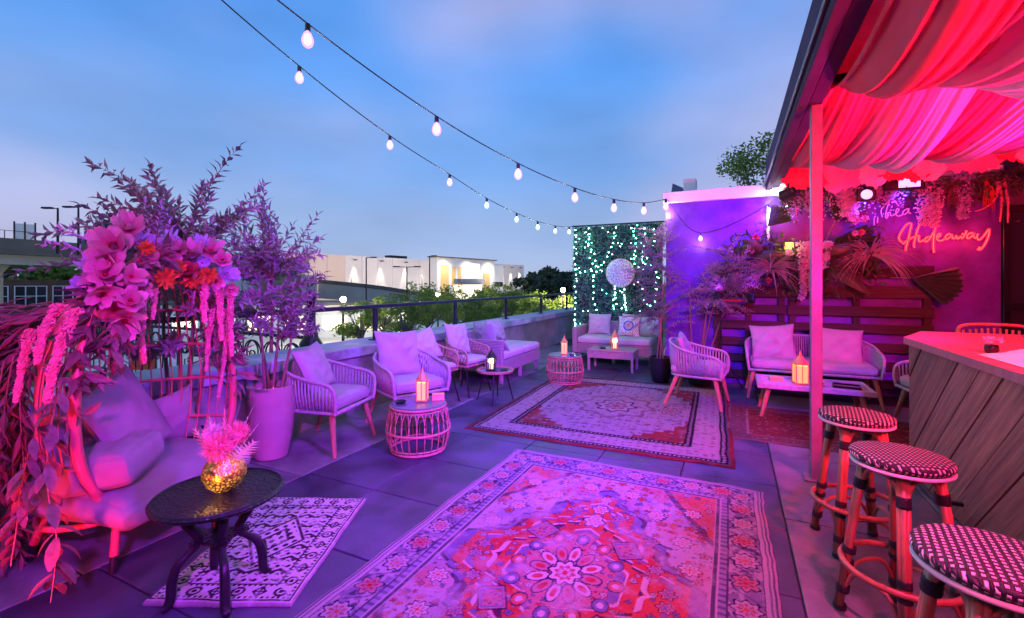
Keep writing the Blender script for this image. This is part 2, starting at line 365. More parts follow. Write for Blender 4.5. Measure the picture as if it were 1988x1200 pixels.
# side wall on the right with dark glass door
sw = thing('side_wall','dark painted wall behind the bar','wall',(0,0,0))
MB().box(4.2,4.4,-2.2,7.9,0,3.4).build('wall_core','wall_grey',sw)
MB().box(3.9,4.2,7.6,7.9,0,3.4).build('corner_pier','wall_grey',sw)
MB().box(2.963,4.2,7.62,7.9,2.45,3.2).build('lintel','wall_grey',sw)
MB().box(2.98,3.9,7.8,7.9,0,2.45).build('backing','window_dark',sw)
dr = thing('glass_door','black framed glass door with a golden wreath beside the script signs','door',(3.43,7.6,0))
MB().bbox(-.46,-.40,-.03,.05,0,2.44,.006).build('door_frame','black_gloss',dr)
MB().bbox(.40,.46,-.03,.05,0,2.44,.006).build('door_frame','black_gloss',dr)
MB().bbox(-.398,.398,-.028,.048,2.36,2.44,.006).build('door_frame','black_gloss',dr)
MB().bbox(-.398,.398,-.028,.048,1.18,1.26,.006).build('cross_rail','black_gloss',dr)
MB().box(-.398,.398,.004,.012,1.262,2.358).build('pane','window_dark',dr)
MB().box(-.398,.398,.004,.012,0.02,1.178).build('pane','window_dark',dr)
g=MB()
for k in range(150):
    a=rnd.uniform(0,2*PI); r=rnd.uniform(.05,.27)
    c=Vector((r*math.cos(a),-.05+rnd.uniform(-.03,.02),1.84+r*math.sin(a)*1.15)); s_=.045
    d=Vector((math.cos(a+rnd.uniform(-1,1)),rnd.uniform(-.5,.2),math.sin(a+rnd.uniform(-1,1)))).normalized(); e=d.orthogonal().normalized()*.02
    g.add([c-d*s_,c+e,c+d*s_,c-e],[(0,1,2,3)])
g.build('golden_wreath','gold',dr)

# unseen building added behind the camera to shut out sky light
vb = thing('sky_block_building','dark rendered building added out of view to block sky light','building',(0,-2.6,0))
MB().box(-4.6,4.4,-.4,0,-4.4,5.2).build('wall','wall_grey',vb)
MB().box(-3.2,-1.8,.001,.05,0,2.2).build('door','window_dark',vb); MB().box(-.8,2.0,.001,.05,.9,2.3).build('window','window_dark',vb)

# ================================================================== CANOPY
cp = thing('canopy','dark vinyl canopy frame over the bar on a pale square post','canopy',(0,0,0))
MB().bbox(.44,.52,-1.8,7.52,2.84,3.22,.01).build('fascia','canopy_vinyl',cp)
MB().bbox(.415,.438,-1.8,7.5,2.90,2.93,.004).build('trim_strip','rail_metal',cp)
MB().bbox(.522,.62,-1.8,7.5,2.862,2.95,.008).build('edge_beam','canopy_vinyl',cp)
MB().box(.522,4.19,-1.8,7.5,3.16,3.2).build('roof_sheet','white_band',cp)  # unseen underside made pale to bounce light into the drapes
for y in (-1.4,1.4,4.2,7.0):
    MB().bbox(.624,4.18,y-.03,y+.03,3.02,3.08,.005).build('cross_bar','dark_metal',cp)
po=MB().bbox(.545,.62,4.12,4.195,0,2.86,.006).build('post','post_paint',cp)
MB().bbox(.50,.665,4.075,4.24,.001,.012,.003).build('base_plate','post_paint',po)
MB().bbox(3.9,3.98,4.12,4.2,0,3.02,.006).build('post','post_paint',cp)
MB().bbox(.545,.62,-1.44,-1.36,0,2.86,.006).build('post','post_paint',cp)

# draped cloth lengths running under the canopy, swagged over the cross bars
def drape(x0,w,mt,low,seed,label,sag=(.22,.30,.26),tail=.30,puff=1.0):
    r=random.Random(seed); nx=76; bars=[-1.4,1.4,4.2,6.72]
    ph=[r.uniform(0,6.28) for _ in range(5)]; fr=[r.uniform(.7,1.3)*q for q in (11,24,44,66,96)]
    rows=[]
    for bi in range(3):
        n=16
        for k in range(n):
            t=k/n; rows.append((bars[bi]+(bars[bi+1]-bars[bi])*t, -sag[bi]*4*t*(1-t)*(1+.25*math.sin(3*t+ph[0])), math.sin(PI*t)**.7, bi+t))
    rows.append((bars[3],0,0.25,3.0))
    for k in range(1,8):
        t=k/7; rows.append((bars[3]+.10*t+.05*math.sin(t*3), -tail*t**1.1, .25+.6*t, 3+t*.4))
    vs=[]
    for (y,dz,b,q) in rows:
        gather=.82+.18*b
        for i in range(nx+1):
            u=i/nx-.5
            xx=x0+w*(.5+u*gather)+ .035*math.sin(q*2.1+ph[1])
            f=.026*math.sin(fr[0]*u*w+ph[2]+.8*q)+.024*(abs(math.sin(.5*fr[1]*u*w+ph[3]-.5*q))-.6)+.016*(abs(math.sin(.5*fr[2]*u*w+ph[4]+.3*q))-.6)+.011*math.sin(fr[3]*u*w+ph[0]+.6*q)+.007*math.sin(1.6*fr[4]*u*w+ph[1]-.4*q)
            cup=-.10*(1-4*u*u)*b*puff
            vs.append((xx, y+.02*math.sin(7*u+ph[2]), low+dz*(1-.35*(2*u)**2)+f*(.35+.8*b)+cup))
    N=nx+1
    fs=[(j*N+i,j*N+i+1,(j+1)*N+i+1,(j+1)*N+i) for j in range(len(rows)-1) for i in range(nx)]
    m=MB(); m.add(vs,fs); o=m.build('draped_cloth',mt,None,smooth=True)
    md=o.modifiers.new('th','SOLIDIFY'); md.thickness=.002
    setk(o,label,'cloth','cloth lengths draped under the canopy'); return o
cols=['drape_lit_red','drape_rose','drape_white','drape_lit_red','drape_white','drape_rose','drape_lit_red','drape_white','drape_lit_red','drape_white','drape_rose','drape_lit_red']
labs=['red cloth length hanging next to the canopy edge beam','rose cloth length draped between the edge red length and a pale strip','first pale cloth strip inward from the pale post','red cloth length draped between the two pale strips by the post','second pale cloth strip inward from the pale post','rose cloth length draped above the round wall lamp','red cloth length draped above the square flood lamp','pale cloth strip draped above the pink wisteria','red cloth length draped above the neon sign','pale cloth strip draped above the hanging tassels','rose cloth length draped above the glass door','red cloth length draped deepest in over the bar']
x=.60
for i,m_ in enumerate(cols):
    w=.62 if m_!='drape_white' else .34
    drape(x,w,m_,3.00-(.06 if m_=='drape_white' else .03*(i%2)),20+i,labs[i],sag=(.25,.30+.05*(i%3),.13+.04*(i%3)),tail=max(.05,.24+.05*(i%2)+(.04 if m_=='drape_white' else 0)-.085*(x-.6)))
    x+= .36 if m_!='drape_white' else .20

# ================================================================== BAR
bar = thing('bar_counter','bar counter clad in diagonal grey planks with glossy top tinted red as if lit','bar',(0,0,0))
poly=[(1.25,-1.6),(1.25,4.5),(1.52,5.1),(4.1,5.1),(4.1,4.52),(1.92,4.52),(1.92,-1.6)]
MB().prism([(a,b) for a,b in [(1.262,-1.59),(1.262,4.49),(1.53,5.08),(4.09,5.08),(4.09,4.6),(1.85,4.6),(1.85,-1.59)]],0,1.03).build('carcass','substrate',bar)
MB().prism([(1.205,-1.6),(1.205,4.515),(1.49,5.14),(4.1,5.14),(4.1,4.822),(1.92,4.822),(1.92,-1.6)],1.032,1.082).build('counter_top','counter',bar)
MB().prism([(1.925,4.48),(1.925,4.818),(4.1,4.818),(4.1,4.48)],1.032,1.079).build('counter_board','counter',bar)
# diagonal planks on the face X = 1.25 (rising towards the near end)
def clip(poly, y0, y1, z0, z1):
    for ax,val,sg in ((0,y0,1),(0,y1,-1),(1,z0,1),(1,z1,-1)):
        o=[]
        for i in range(len(poly)):
            a=poly[i]; b=poly[(i+1)%len(poly)]; da=(a[ax]-val)*sg; db=(b[ax]-val)*sg
            if da>=0: o.append(a)
            if (da>=0)!=(db>=0):
                t=da/(da-db); o.append((a[0]+(b[0]-a[0])*t,a[1]+(b[1]-a[1])*t))
        poly=o
        if not poly: return []
    return poly
k=0; s=-1.9
while s<6.4:
    wdt=.272+ (.05 if k%4==1 else (-.04 if k%4==2 else 0)); gap=.020 if k%2 else .008
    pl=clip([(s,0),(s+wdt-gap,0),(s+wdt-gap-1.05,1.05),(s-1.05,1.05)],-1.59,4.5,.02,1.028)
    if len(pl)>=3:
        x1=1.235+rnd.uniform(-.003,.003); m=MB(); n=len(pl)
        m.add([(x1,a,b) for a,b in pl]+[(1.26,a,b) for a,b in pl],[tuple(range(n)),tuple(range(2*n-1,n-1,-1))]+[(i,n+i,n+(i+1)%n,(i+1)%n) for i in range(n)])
        # rotate object frame so wood grain runs along the plank
        o=m.build('plank','bar_wood_face',bar) if 'bar_wood_face' in MT else None
        if o is None:
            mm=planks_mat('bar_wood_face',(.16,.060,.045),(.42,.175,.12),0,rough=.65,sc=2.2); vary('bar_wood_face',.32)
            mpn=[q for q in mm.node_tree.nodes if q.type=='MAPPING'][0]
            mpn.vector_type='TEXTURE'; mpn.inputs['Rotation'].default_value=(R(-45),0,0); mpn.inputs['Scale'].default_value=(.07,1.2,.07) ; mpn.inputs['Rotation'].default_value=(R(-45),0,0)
            o=m.build('plank','bar_wood_face',bar)
    s+=wdt; k+=1
e0=MB(); e0.add([(1.238,4.504,.02),(1.512,5.1,.02),(1.512,5.1,1.028),(1.238,4.504,1.028)],[(0,1,2,3)]); e0.build('end_board','bar_wood',bar)
MB().bbox(1.10,1.13,-1.5,4.3,.17,.20,.01).build('foot_rail','dark_metal',bar)
for y in (-1,.5,2,3.6): MB().box(1.131,1.25,y-.01,y+.01,.175,.195).build('rail_bracket','dark_metal',bar)

# ================================================================== LAMPS
def par_can(loc,target,col,power,label,size=80,mount='floor',lens=None,rad=.07,blend=.7):
    t=thing('par_lamp',label,'lamp',loc)
    d=(Vector(target)-Vector(loc)).normalized(); q=d.to_track_quat('Z','Y').to_matrix().to_4x4()
    b=MB(); b.M=q; b.lathe([(.05,-.13),(.075,-.11),(.078,.05),(.085,.055),(.085,.07),(.07,.07),(.068,.045)],18); b.build('lamp_body','black_metal',t,smooth='auto')
    m=bpy.data.materials.new('lens'); m.use_nodes=True; bb=m.node_tree.nodes['Principled BSDF']
    bb.inputs['Emission Color'].default_value=(*col,1); bb.inputs['Emission Strength'].default_value=4
    l=MB(); l.M=q; l.lathe([(.066,.05),(.05,.056),(.001,.06)],18); l.build('lens',m,t)
    y=MB()
    sg=-1 if mount=='floor' else 1
    h=loc[2]-.02 if mount=='floor' else mount
    if mount=='floor': y.tube([(0,.1,0),(0,.1,-h*.9),(0,.02,-h+.012)],.008); y.tube([(0,-.1,0),(0,-.1,-h*.9),(0,-.02,-h+.012)],.008); y.tube([(0,-.1,0),(0,.1,0)],.006); y.box(-.06,.06,-.12,.12,-h-.018,-h+.004)
    else: y.tube([(0,.1,0),(0,.1,.12),(0,-.1,.12),(0,-.1,0)],.008); y.tube([(0,-.1,0),(0,.1,0)],.006); y.tube([(0,0,.12),(0,0,h)],.012)
    y.build('yoke','black_metal',t)
    sp=spot('lamp_light',tuple(Vector(loc)+d*.09),target,col,power,size,blend,rad); return t
RED=(1,.02,.07); MAG=(1,.04,.42); VIO=(.40,.06,1); BLU=(.16,.07,1); PUR=(.62,.07,1)
# canopy lamps hang from the cross bars near the camera, floor lamps stand by the wall
BV=(.155,.03,1)
par_can((.80,1.4,2.80),(-.45,2.2,0),(1,.05,.36),520,'black stage lamp throwing magenta light on the big rug',size=62,mount=.22)
par_can((1.05,1.4,2.80),(-3.4,3.9,.4),(.26,.03,1),2300,'black stage lamp throwing violet light on the lounge chairs',size=75,mount=.22)
par_can((1.0,-1.4,2.80),(-3.05,1.62,1.55),(1,.05,.45),1150,'black stage lamp throwing pink light towards the egg chair',size=22,mount=.22)
par_can((.36,1.2,2.72),(-2.0,6.0,.2),(.20,.03,1),2100,'black stage lamp throwing blue violet light on the far rug',size=66,mount=.2)
par_can((.70,-1.4,2.80),(-2.3,2.1,.0),(.26,.03,1),1600,'black stage lamp throwing blue violet light on the near paving',size=66,mount=.22)
par_can((-2.45,.45,.16),(-3.0,1.4,.75),RED,85,'black floor lamp throwing red light up at the egg chair',size=110)
par_can((2.6,2.0,.75),(2.0,3.6,3.1),RED,2400,'red lamp on the bar back shining up at the drapes',size=104,mount='floor')
par_can((3.2,5.6,.75),(2.0,4.0,3.1),(1,.02,.55),800,'pink lamp behind the bar end shining up at the drapes',size=80,mount='floor')
par_can((2.1,1.4,2.40),(1.6,3.9,1.0),RED,1300,'red lamp above the bar shining down on the counter',size=80,mount=.62)
par_can((1.7,1.4,2.40),(1.0,5.4,.1),(1,.02,.16),260,'red lamp hung over the bar aimed at the red rug',size=55,mount=.62)
par_can((1.62,.2,2.40),(.7,2.5,.35),(1,.02,.20),380,'red lamp hung over the bar aimed at the stools',size=75,mount=.62)
par_can((.66,6.93,2.66),(-.35,7.6,2.25),(.20,.02,1),230,'small black lamp added under the canopy corner to wash the wall violet',size=120,mount=.36)  # added lamp, there only to wash the wall violet
par_can((1.2,1.4,2.58),(.98,6.8,.50),(.26,.03,1),1500,'black lamp added out of view to turn the rope loveseat violet',size=22,mount=.44)  # added fill lamp, shifts the loveseat cushions to violet
par_can((.74,-1.2,2.76),(-3.05,1.75,.9),(1,.04,.50),520,'black lamp added out of view to wash the egg chair seat and shrubs pink',size=44,mount=.26)  # second pink lamp, added to redden the egg chair cushions
par_can((2.3,.4,.8),(1.3,1.9,3.1),(1,.03,.16),1100,'red fill lamp added at the near bar end to brighten the drapes',size=140,mount='floor')  # extra uplight added for the unlit folds of the cloth
par_can((.12,-1.0,2.72),(1.25,3.0,.6),(1,.10,.30),160,'dim pink fill lamp added on the fascia to warm the bar front',size=70,mount=.2)  # added spill light for the otherwise sky-lit planks
# lamp stand by the violet wall
ls=thing('lamp_stand','black tripod stand with cross bar and two stage lamps before the violet wall','lamp stand',(-.14,7.12,0))
MB().tube([(0,0,.10),(0,0,1.24)],.016).build('pole','black_metal',ls)
for a in (20,140,260):
    c_,s_=math.cos(R(a)),math.sin(R(a))
    MB().tube([(.02*c_,.02*s_,.5),(.30*c_,.30*s_,.012)],.011).build('leg','black_metal',ls)
MB().tube([(-.08,0,1.26),(.42,0,1.26)],.014).build('cross_bar','black_metal',ls)
MB().bbox(.05,.30,-.02,.02,1.24,1.275,.005).build('red_panel','petal_deep',ls)
for xx in (-.03,.38):
    b=MB(); b.M=Matrix.Translation((xx,.02,1.30))@Matrix.Rotation(R(-35),4,'X'); b.lathe([(.03,-.09),(.055,-.07),(.06,.05),(.05,.05),(.048,.03)],14)
    b.build('lamp_head','black_metal',ls,smooth='auto')
spot('lamp_light',(-.17,7.10,1.42),(-.45,7.62,2.4),(.30,.04,1),14,150,.8,.05)
spot('lamp_light',(.24,7.10,1.42),(.4,7.62,2.5),(.30,.04,1),8,150,.8,.05)
# two flood fixtures on the wall top between the hanging flowers
for (x,y,z,lab,w,pw) in ((1.93,7.22,2.74,'bright white violet flood lamp with square face high on the flower wall',.20,420),(1.55,7.22,2.63,'round bright lamp glowing between hanging flowers on the wall',.10,260)):
    t=thing('flood_lamp',lab,'lamp',(x,y,z))
    MB().bbox(-w,w,-.03,.06,-.075,.075,.01).build('housing','black_metal',t)
    if w>.15: MB().box(-.06,.15,-.034,-.031,-.055,.055).build('lens','flood_lens',t)
    else:
        b=MB(); b.M=Matrix.Rotation(R(90),4,'X'); b.lathe([(.062,.031),(.05,.045),(.001,.05)],16); b.build('lens','flood_lens',t)
    MB().box(-.02,.02,.061,.376,-.02,.02).build('bracket','black_metal',t)
    spot('lamp_light',(x,y-.06,z),(x-3.4,y-2.4,.2),BV,pw*1.1,66,.6,.08)
    spot('lamp_light',(x,y-.02,z-.10),(x,y+.5,z-.8),BLU,14,150,.8,.04)
# small warm sconce on the wall
t=thing('wall_sconce','small warm lit sconce on the wall among the leaves','lamp',(.72,7.42,2.02))
MB().bbox(-.055,.055,-.05,.05,-.05,.05,.01).build('shade','lantern_glow',t); MB().box(-.02,.02,.05,.18,-.02,.02).build('bracket','black_metal',t)
point('lamp_light',(.72,7.3,2.02),(1,.6,.2),3)

# ================================================================== STRING LIGHTS
def socket_bulb(parent,loc,m,s=1.0):
    k=MB().lathe([(.004,.0),(.016,-.002),(.018,-.05),(.014,-.052)],10).build('socket','cable',parent,smooth='auto',loc=loc)
    k.scale=(s,s,s); gm='glass_warm' if m=='bulb_warm' else 'glass_cool'
    MB().lathe([(.012,-.050),(.024,-.065),(.036,-.095),(.038,-.115),(.030,-.140),(.014,-.154),(.001,-.157)],14).build('bulb',gm,k,smooth=True)
    MB().lathe([(.001,-.062),(.014,-.075),(.021,-.100),(.019,-.122),(.001,-.138)],10).build('filament_core',m,k,smooth=True)
def string_light(pts,label,m,lead,tail,s=1.0,lum=8):
    t=thing('string_light',label,'string light',(0,0,0))
    allp=[lead]+pts+[tail]; path=[]
    # Catmull-Rom through the sockets
    for i in range(len(allp)-1):
        p0=Vector(allp[max(i-1,0)]);p1=Vector(allp[i]);p2=Vector(allp[i+1]);p3=Vector(allp[min(i+2,len(allp)-1)])
        for k in range(6):
            u=k/6; path.append(.5*((2*p1)+(p2-p0)*u+(2*p0-5*p1+4*p2-p3)*u*u+(3*p1-p0-3*p2+p3)*u**3))
    path.append(Vector(allp[-1]))
    MB().tube(path,.006,6).build('cable','cable',t)
    for i,p in enumerate(pts):
        k=m(i) if callable(m) else m; socket_bulb(t,p,k,s)
        point('bulb_light',(p[0],p[1],p[2]-.21*s),(1,.80,.92) if k=='bulb_warm' else (.6,1,.98),lum,.03)
    return t
A_=[(-3.10,1.30,3.86),(-2.76,2.33,3.375),(-2.389,3.402,3.00),(-2.045,4.40,2.775),(-1.72,5.34,2.66),(-1.435,6.165,2.635),(-1.17,6.93,2.69),(-.93,7.50,2.82)]
string_light(A_,'string of warm bulbs running to the corner of the violet wall','bulb_warm',(-3.5,0.1,4.6),(-.95,7.60,2.86),1.12)
B_=[(-3.56,1.75,3.86),(-3.5,2.866,3.45),(-3.423,3.983,3.14),(-3.349,5.064,2.935),(-3.287,5.963,2.765),(-3.224,6.877,2.665),(-3.17,7.664,2.62),(-3.117,8.433,2.625),(-3.068,9.138,2.68)]
string_light(B_,'string of bulbs cooling to mint ending at the leafy green panel',lambda i:'bulb_warm' if i<4 else 'bulb_cool',(-3.65,.5,4.5),(-3.06,9.42,2.74))
W_=[(-.424,7.47,2.26),(.48,7.47,2.63),(.506,7.40,2.87),(.633,7.40,2.935),(.695,7.47,2.68)]
string_light(W_,'short string of bulbs looping across the violet wall to the canopy','bulb_warm',(-.9,7.52,2.80),(.9,7.5,2.75),.8,2.5)
# ================================================================== BACKGROUND
GZ=-4.5
g=MB(); n=48
g.add([(0,0,GZ)]+[(1500*math.cos(2*PI*k/n),1500*math.sin(2*PI*k/n),GZ) for k in range(n)],[(0,1+k,1+(k+1)%n) for k in range(n)])
g.build('ground','grass_far',kind='structure')
MB().add([(-60,15,GZ+.01),(-14,15,GZ+.01),(-14,62,GZ+.01),(-60,62,GZ+.01)],[(0,1,2,3)]).build('car_park','lot_concrete',kind='structure')
MB().add([(-100,64,GZ+.014),(-8,64,GZ+.014),(-20,160,GZ+.014),(-84,160,GZ+.014)],[(0,1,2,3)]).build('road','asphalt',kind='structure')
def sweep(path,sec,name,mt,parent):
    m=MB(); vs=[]; n=len(sec)
    for i,p in enumerate(path):
        a=Vector(path[max(i-1,0)][:2]); b=Vector(path[min(i+1,len(path)-1)][:2]); t=(b-a).normalized(); nn=Vector((-t.y,t.x))
        for (u,z) in sec: vs.append((p[0]+nn.x*u,p[1]+nn.y*u,p[2]+z))
    fs=[(i*n+k,i*n+(k+1)%n,(i+1)*n+(k+1)%n,(i+1)*n+k) for i in range(len(path)-1) for k in range(n)]
    fs+=[tuple(range(n-1,-1,-1)),tuple((len(path)-1)*n+k for k in range(n))]
    m.add(vs,fs); return m.build(name,mt,parent)
def smooth_path(pts,k=5):
    o=[]
    for i in range(len(pts)-1):
        p0=Vector(pts[max(i-1,0)]);p1=Vector(pts[i]);p2=Vector(pts[i+1]);p3=Vector(pts[min(i+2,len(pts)-1)])
        for j in range(k):
            u=j/k; o.append(tuple(.5*((2*p1)+(p2-p0)*u+(2*p0-5*p1+4*p2-p3)*u*u+(3*p1-p0-3*p2+p3)*u**3)))
    o.append(tuple(pts[-1])); return o
br=thing('road_bridge','grey concrete road bridge curving across behind the flowers','bridge',(0,0,0))
pth=smooth_path([(-57,-40,6),(-61,-8,6),(-65,19,6),(-70,44,6),(-73.5,58,6),(-78,66,6),(-86,71,6),(-98,70,6),(-108,64,6)])
sweep(pth,[(0,-1.25),(0,0),(.4,0),(.4,-1.25)],'barrier','concrete',br)
sweep(pth,[(-.25,-1.6),(-.25,-1.26),(8,-1.26),(8,-1.6)],'deck_slab','concrete',br)
sweep(pth,[(.7,-2.6),(.7,-1.61),(7.2,-1.61),(7.2,-2.6)],'girder','concrete_pale',br)
sweep([(p[0],p[1],p[2]) for p in pth],[(.15,.75),(.15,.8),(.2,.8),(.2,.75)],'hand_rail','dark_metal',br)
for i in range(0,len(pth),2):
    p=pth[i]; MB().cbox((p[0]-.15,p[1],6.4),(.06,.06,.8)).build('rail_post','dark_metal',br)
for (px_,py_) in ((-69,19),(-75,45),(-80.5,62),(-92,66)):
    MB().lathe([(1.0,GZ),(1.0,2.6),(1.5,3.39)],14,(px_,py_)).build('pier','concrete_pale',br,smooth='auto')
MB().box(-96,-80,66,70,GZ,3.2).build('abutment','concrete_pale',br)
rm=thing('access_ramp','low concrete ramp with dark barrier descending from the curved bridge','ramp',(0,0,0))
rp_=smooth_path([(-82,72,2.2),(-72,78,1.0),(-60,80,-.6),(-46,80,-2.4)])
sweep(rp_,[(0,-4),(0,-.7),(6,-.7),(6,-4)],'ramp_slab','concrete_pale',rm)
sweep(rp_,[(-.1,-.7),(-.1,.15),(.2,.15),(.2,-.7)],'barrier','concrete',rm)

def lamp_post(x,y,h,arm,label,two=False,lit=False,z0=GZ,pw=0,group='dark street lamps beyond the terrace'):
    t=thing('street_lamp',label,'street lamp',(x,y,z0),group=group)
    MB().tube([(0,0,0),(0,0,h)],[.13,.09],8).build('pole','dark_metal',t)
    ds=[(math.cos(.45),math.sin(.45))]; 
    if two: ds.append((-ds[0][0],-ds[0][1]))
    for d in ds:
        MB().tube([(0,0,h-.05),(d[0]*arm,d[1]*arm,h)],.05,6).build('arm','dark_metal',t)
        hd=MB(); hd.M=Matrix.Translation((d[0]*arm,d[1]*arm,h))@Matrix.Rotation(.45,4,'Z'); hd.box(-.5,.5,-.2,.2,-.08,.1)
        if not lit: hd=hd.build('lamp_head','dark_metal',t)
        if lit: MB().ball((d[0]*arm,d[1]*arm,h-.1),.24).build('lamp_globe','lamp_far',t,smooth=True)
    if pw: point('lamp_light',(x+arm*.9,y+arm*.43,z0+h-.8),(1,.9,.62),pw,.3)
    return t
from math import sin as _s
def at(px,py,d):     # place at a bearing and distance (metres)
    a=(px-994)/886; A=R(25.7)
    return (d*(-math.sin(A)+a*math.cos(A)), d*(math.cos(A)+a*math.sin(A)), 1.5+(550-py)/886*d)
for (px,py,d,arm,two,lab) in ((711,500,75,1.2,False,'thin dark street lamp with single arm before the pale hall'),(790,518,70,1.6,True,'dark street lamp with two opposed heads before the pale hall'),(834,497,80,.8,False,'tall thin street lamp at the edge of the bright entrance'),(590,494,110,.9,False,'far street lamp above the curved bridge end')):
    x,y,z=at(px,py,d); lamp_post(x,y,z-GZ,arm,lab,two)
for (px,py,d,lab) in ((112,404,48,'single arm street lamp standing on the bridge left of the blossoms'),(152,402,50,'street lamp on the bridge half hidden by the willowy leaves')):
    x,y,z=at(px,py,d); lamp_post(x,y,z-4.6,-1.1,lab,z0=4.6)
for (px,py,d,pw,lab) in ((600,584,44,1300,'glowing white street lamp under the bridge ramp'),(666,585,38,1500,'glowing white street lamp beside the yellow green tree'),(850,574,52,4500,'glowing lamp among the trees below the bright hall'),(1093,566,45,4200,'glowing lamp among trees beside the leafy green panel')):
    x,y,z=at(px,py,d); lamp_post(x,y,z+.25-GZ,.01,lab,lit=True,pw=pw,group='lit lamps of the car park')
# boards and small structures on the bridge
x,y,z=at(48,440,47)
t=thing('sign_boards','pair of pale boards on dark posts on the bridge','sign',(x,y,4.6))
u=Vector((.15,.99,0)).normalized()
for k in (-1,0,1): MB().cbox((u.x*k*.75,u.y*k*.75,1.6),(.12,.12,3.2)).build('post','dark_metal',t)
for k in (-.5,.5): 
    m=MB(); m.M=Matrix.Translation((u.x*k*.75,u.y*k*.75,2.0))@Matrix.Rotation(R(81),4,'Z'); m.box(-.3,.3,-.03,.03,-.9,1.0); m.build('board','facade_white',t)
# distant blue block behind the blossoms
for (px0,px1,py,d,lab) in ((150,225,460,150,'low blue grey block beyond the bridge behind the leaves'),(180,300,432,165,'taller blue grey office block beyond the bridge behind blossoms')):
    x0,y0,z=at(px0,py,d); x1,y1,_=at(px1,py,d)
    t=thing('office_block',lab,'building',((x0+x1)/2,(y0+y1)/2,GZ),math.atan2(y1-y0,x1-x0)); w=math.hypot(x1-x0,y1-y0)/2
    MB().box(-w,w,0,12,0,z-GZ).build('wall','office_blue',t)
    for i in range(6):
        for j in range(3):
            xx=-w+(i+.5)*2*w/6; zz=z-GZ-2.2-j*3.2
            MB().box(xx-w/9,xx+w/9,-.05,0,zz,zz+1.5).build('window','window_dark',t)
# brick building under the bridge on the left
x,y,_=at(60,560,62); t=thing('brick_building','brown brick building with white framed windows under the bridge','building',(x,y,GZ),R(70))
MB().box(-14,14,0,8,0,6.4).build('wall','brick_far',t)
for i in range(-3,4):
    o=MB().box(i*3.6-1.5,i*3.6+1.5,-.06,0,2.9,5.6).build('window','window_dark',t)
    f=MB()
    for xx in (-1.5,-.5,.5,1.5): f.box(i*3.6+xx-.06,i*3.6+xx+.06,-.14,-.061,2.9,5.6)
    for zz in (2.9,4.2,5.55): f.box(i*3.6-1.56,i*3.6+1.56,-.15,-.141,zz,zz+.1)
    f.build('frame','facade_white',o)
# pale low hall in the car park with orange sign
x,y,_=at(590,640,50); t=thing('pale_shed','long pale low building in the floodlit car park','building',(x,y,GZ),R(28))
MB().box(-16,10,0,6,0,3.6).build('wall','facade_white',t); MB().box(-16.3,10.3,-.4,6.3,3.61,3.9).build('roof','concrete',t)
for i in range(6): MB().box(-14+i*4,-11.4+i*4,-.05,0,.9,2.4).build('window','lit_window',t)
x,y,_=at(278,710,20); t=thing('banner','small orange banner on posts in the car park','sign',(x,y,GZ),R(30))
MB().box(-.5,.5,-.02,.02,2.2,2.9).build('banner_cloth','orange_sign',t)
for k in (-.5,.5): MB().box(k-.03,k+.03,.021,.07,0,2.95).build('post','dark_metal',t)
x,y,_=at(690,660,34); t=thing('white_fence','white post and rail fence in the floodlit car park','fence',(x,y,GZ),R(30))
for i in range(-5,6): MB().box(i*1.1-.04,i*1.1+.04,-.04,.04,0,1.5).build('post','facade_white',t)
for zz in (.5,1.0,1.4): MB().box(-5.6,5.6,-.065,-.041,zz,zz+.07).build('rail','facade_white',t)

mat('facade_warm_lit',(.70,.52,.42),(.74,.60,.50),scale=.1,rough=.7)  # facade with warm orange lamp light put into the panel colour
# big pale hall, washed by lamps
FA=Vector((-103.5,87.8)); FB=Vector((-85.3,189.8)); FL=(FB-FA).length; fd=(FB-FA).normalized(); ang=math.atan2(fd.y,fd.x)
hall=thing('exhibition_hall','big pale windowless hall with bright glazed entrance beyond the trees','building',(FA.x,FA.y,GZ),ang)
HT=14.0
MB().box(-12,FL,.3,40,0,HT).build('wall','facade',hall)
for i in range(20):
    x0=-12+i*(FL+12)/20; x1=x0+(FL+12)/20
    MB().bbox(x0+.04,x1-.04,-rnd.uniform(.0,.06),.295,0,HT+.15,.03).build('facade_panel','facade_warm_lit' if i in (1,2,3) else 'facade',hall)
MB().box(FL*.43,FL*.74,-4,-.1,0,HT+1.0).build('entrance_block','facade_white',hall)
MB().box(FL*.42,FL*.75,-4.6,-.1,HT+1.01,HT+1.35).build('entrance_roof','concrete',hall)
def pane(a,b,z0,z1,m,nm='window'): MB().box(FL*a,FL*b,-4.08,-4.005,z0,z1).build(nm,m,hall)
pane(.445,.485,1,HT-1.5,'lit_glass_gold'); pane(.50,.52,5,HT-2,'lit_glass_gold'); pane(.53,.55,5,HT-2,'lit_glass_gold'); pane(.67,.71,1,HT-4,'lit_glass_gold')
pane(.51,.66,.2,5.4,'lit_window','entrance_glazing'); pane(.56,.65,8.6,HT-.6,'lit_window')
MB().box(FL*.51,FL*.66,-6,-4.09,6,7.6).build('entrance_sign','office_blue',hall)
MB().box(FL*.76,FL*.83,-1.5,-.1,0,HT-.6).build('side_block','facade_white',hall); MB().box(FL*.765,FL*.825,-1.6,-1.51,4.5,6.5).build('window','window_dark',hall)
for a in (.33,.35,.38): MB().box(FL*a,FL*a+2.2,8,11,HT+.1,HT+1.6).build('roof_unit','dark_metal',hall)
def hl(a,off,z): q=FA+fd*FL*a+Vector((fd.y,-fd.x))*off; return (q.x,q.y,GZ+z)
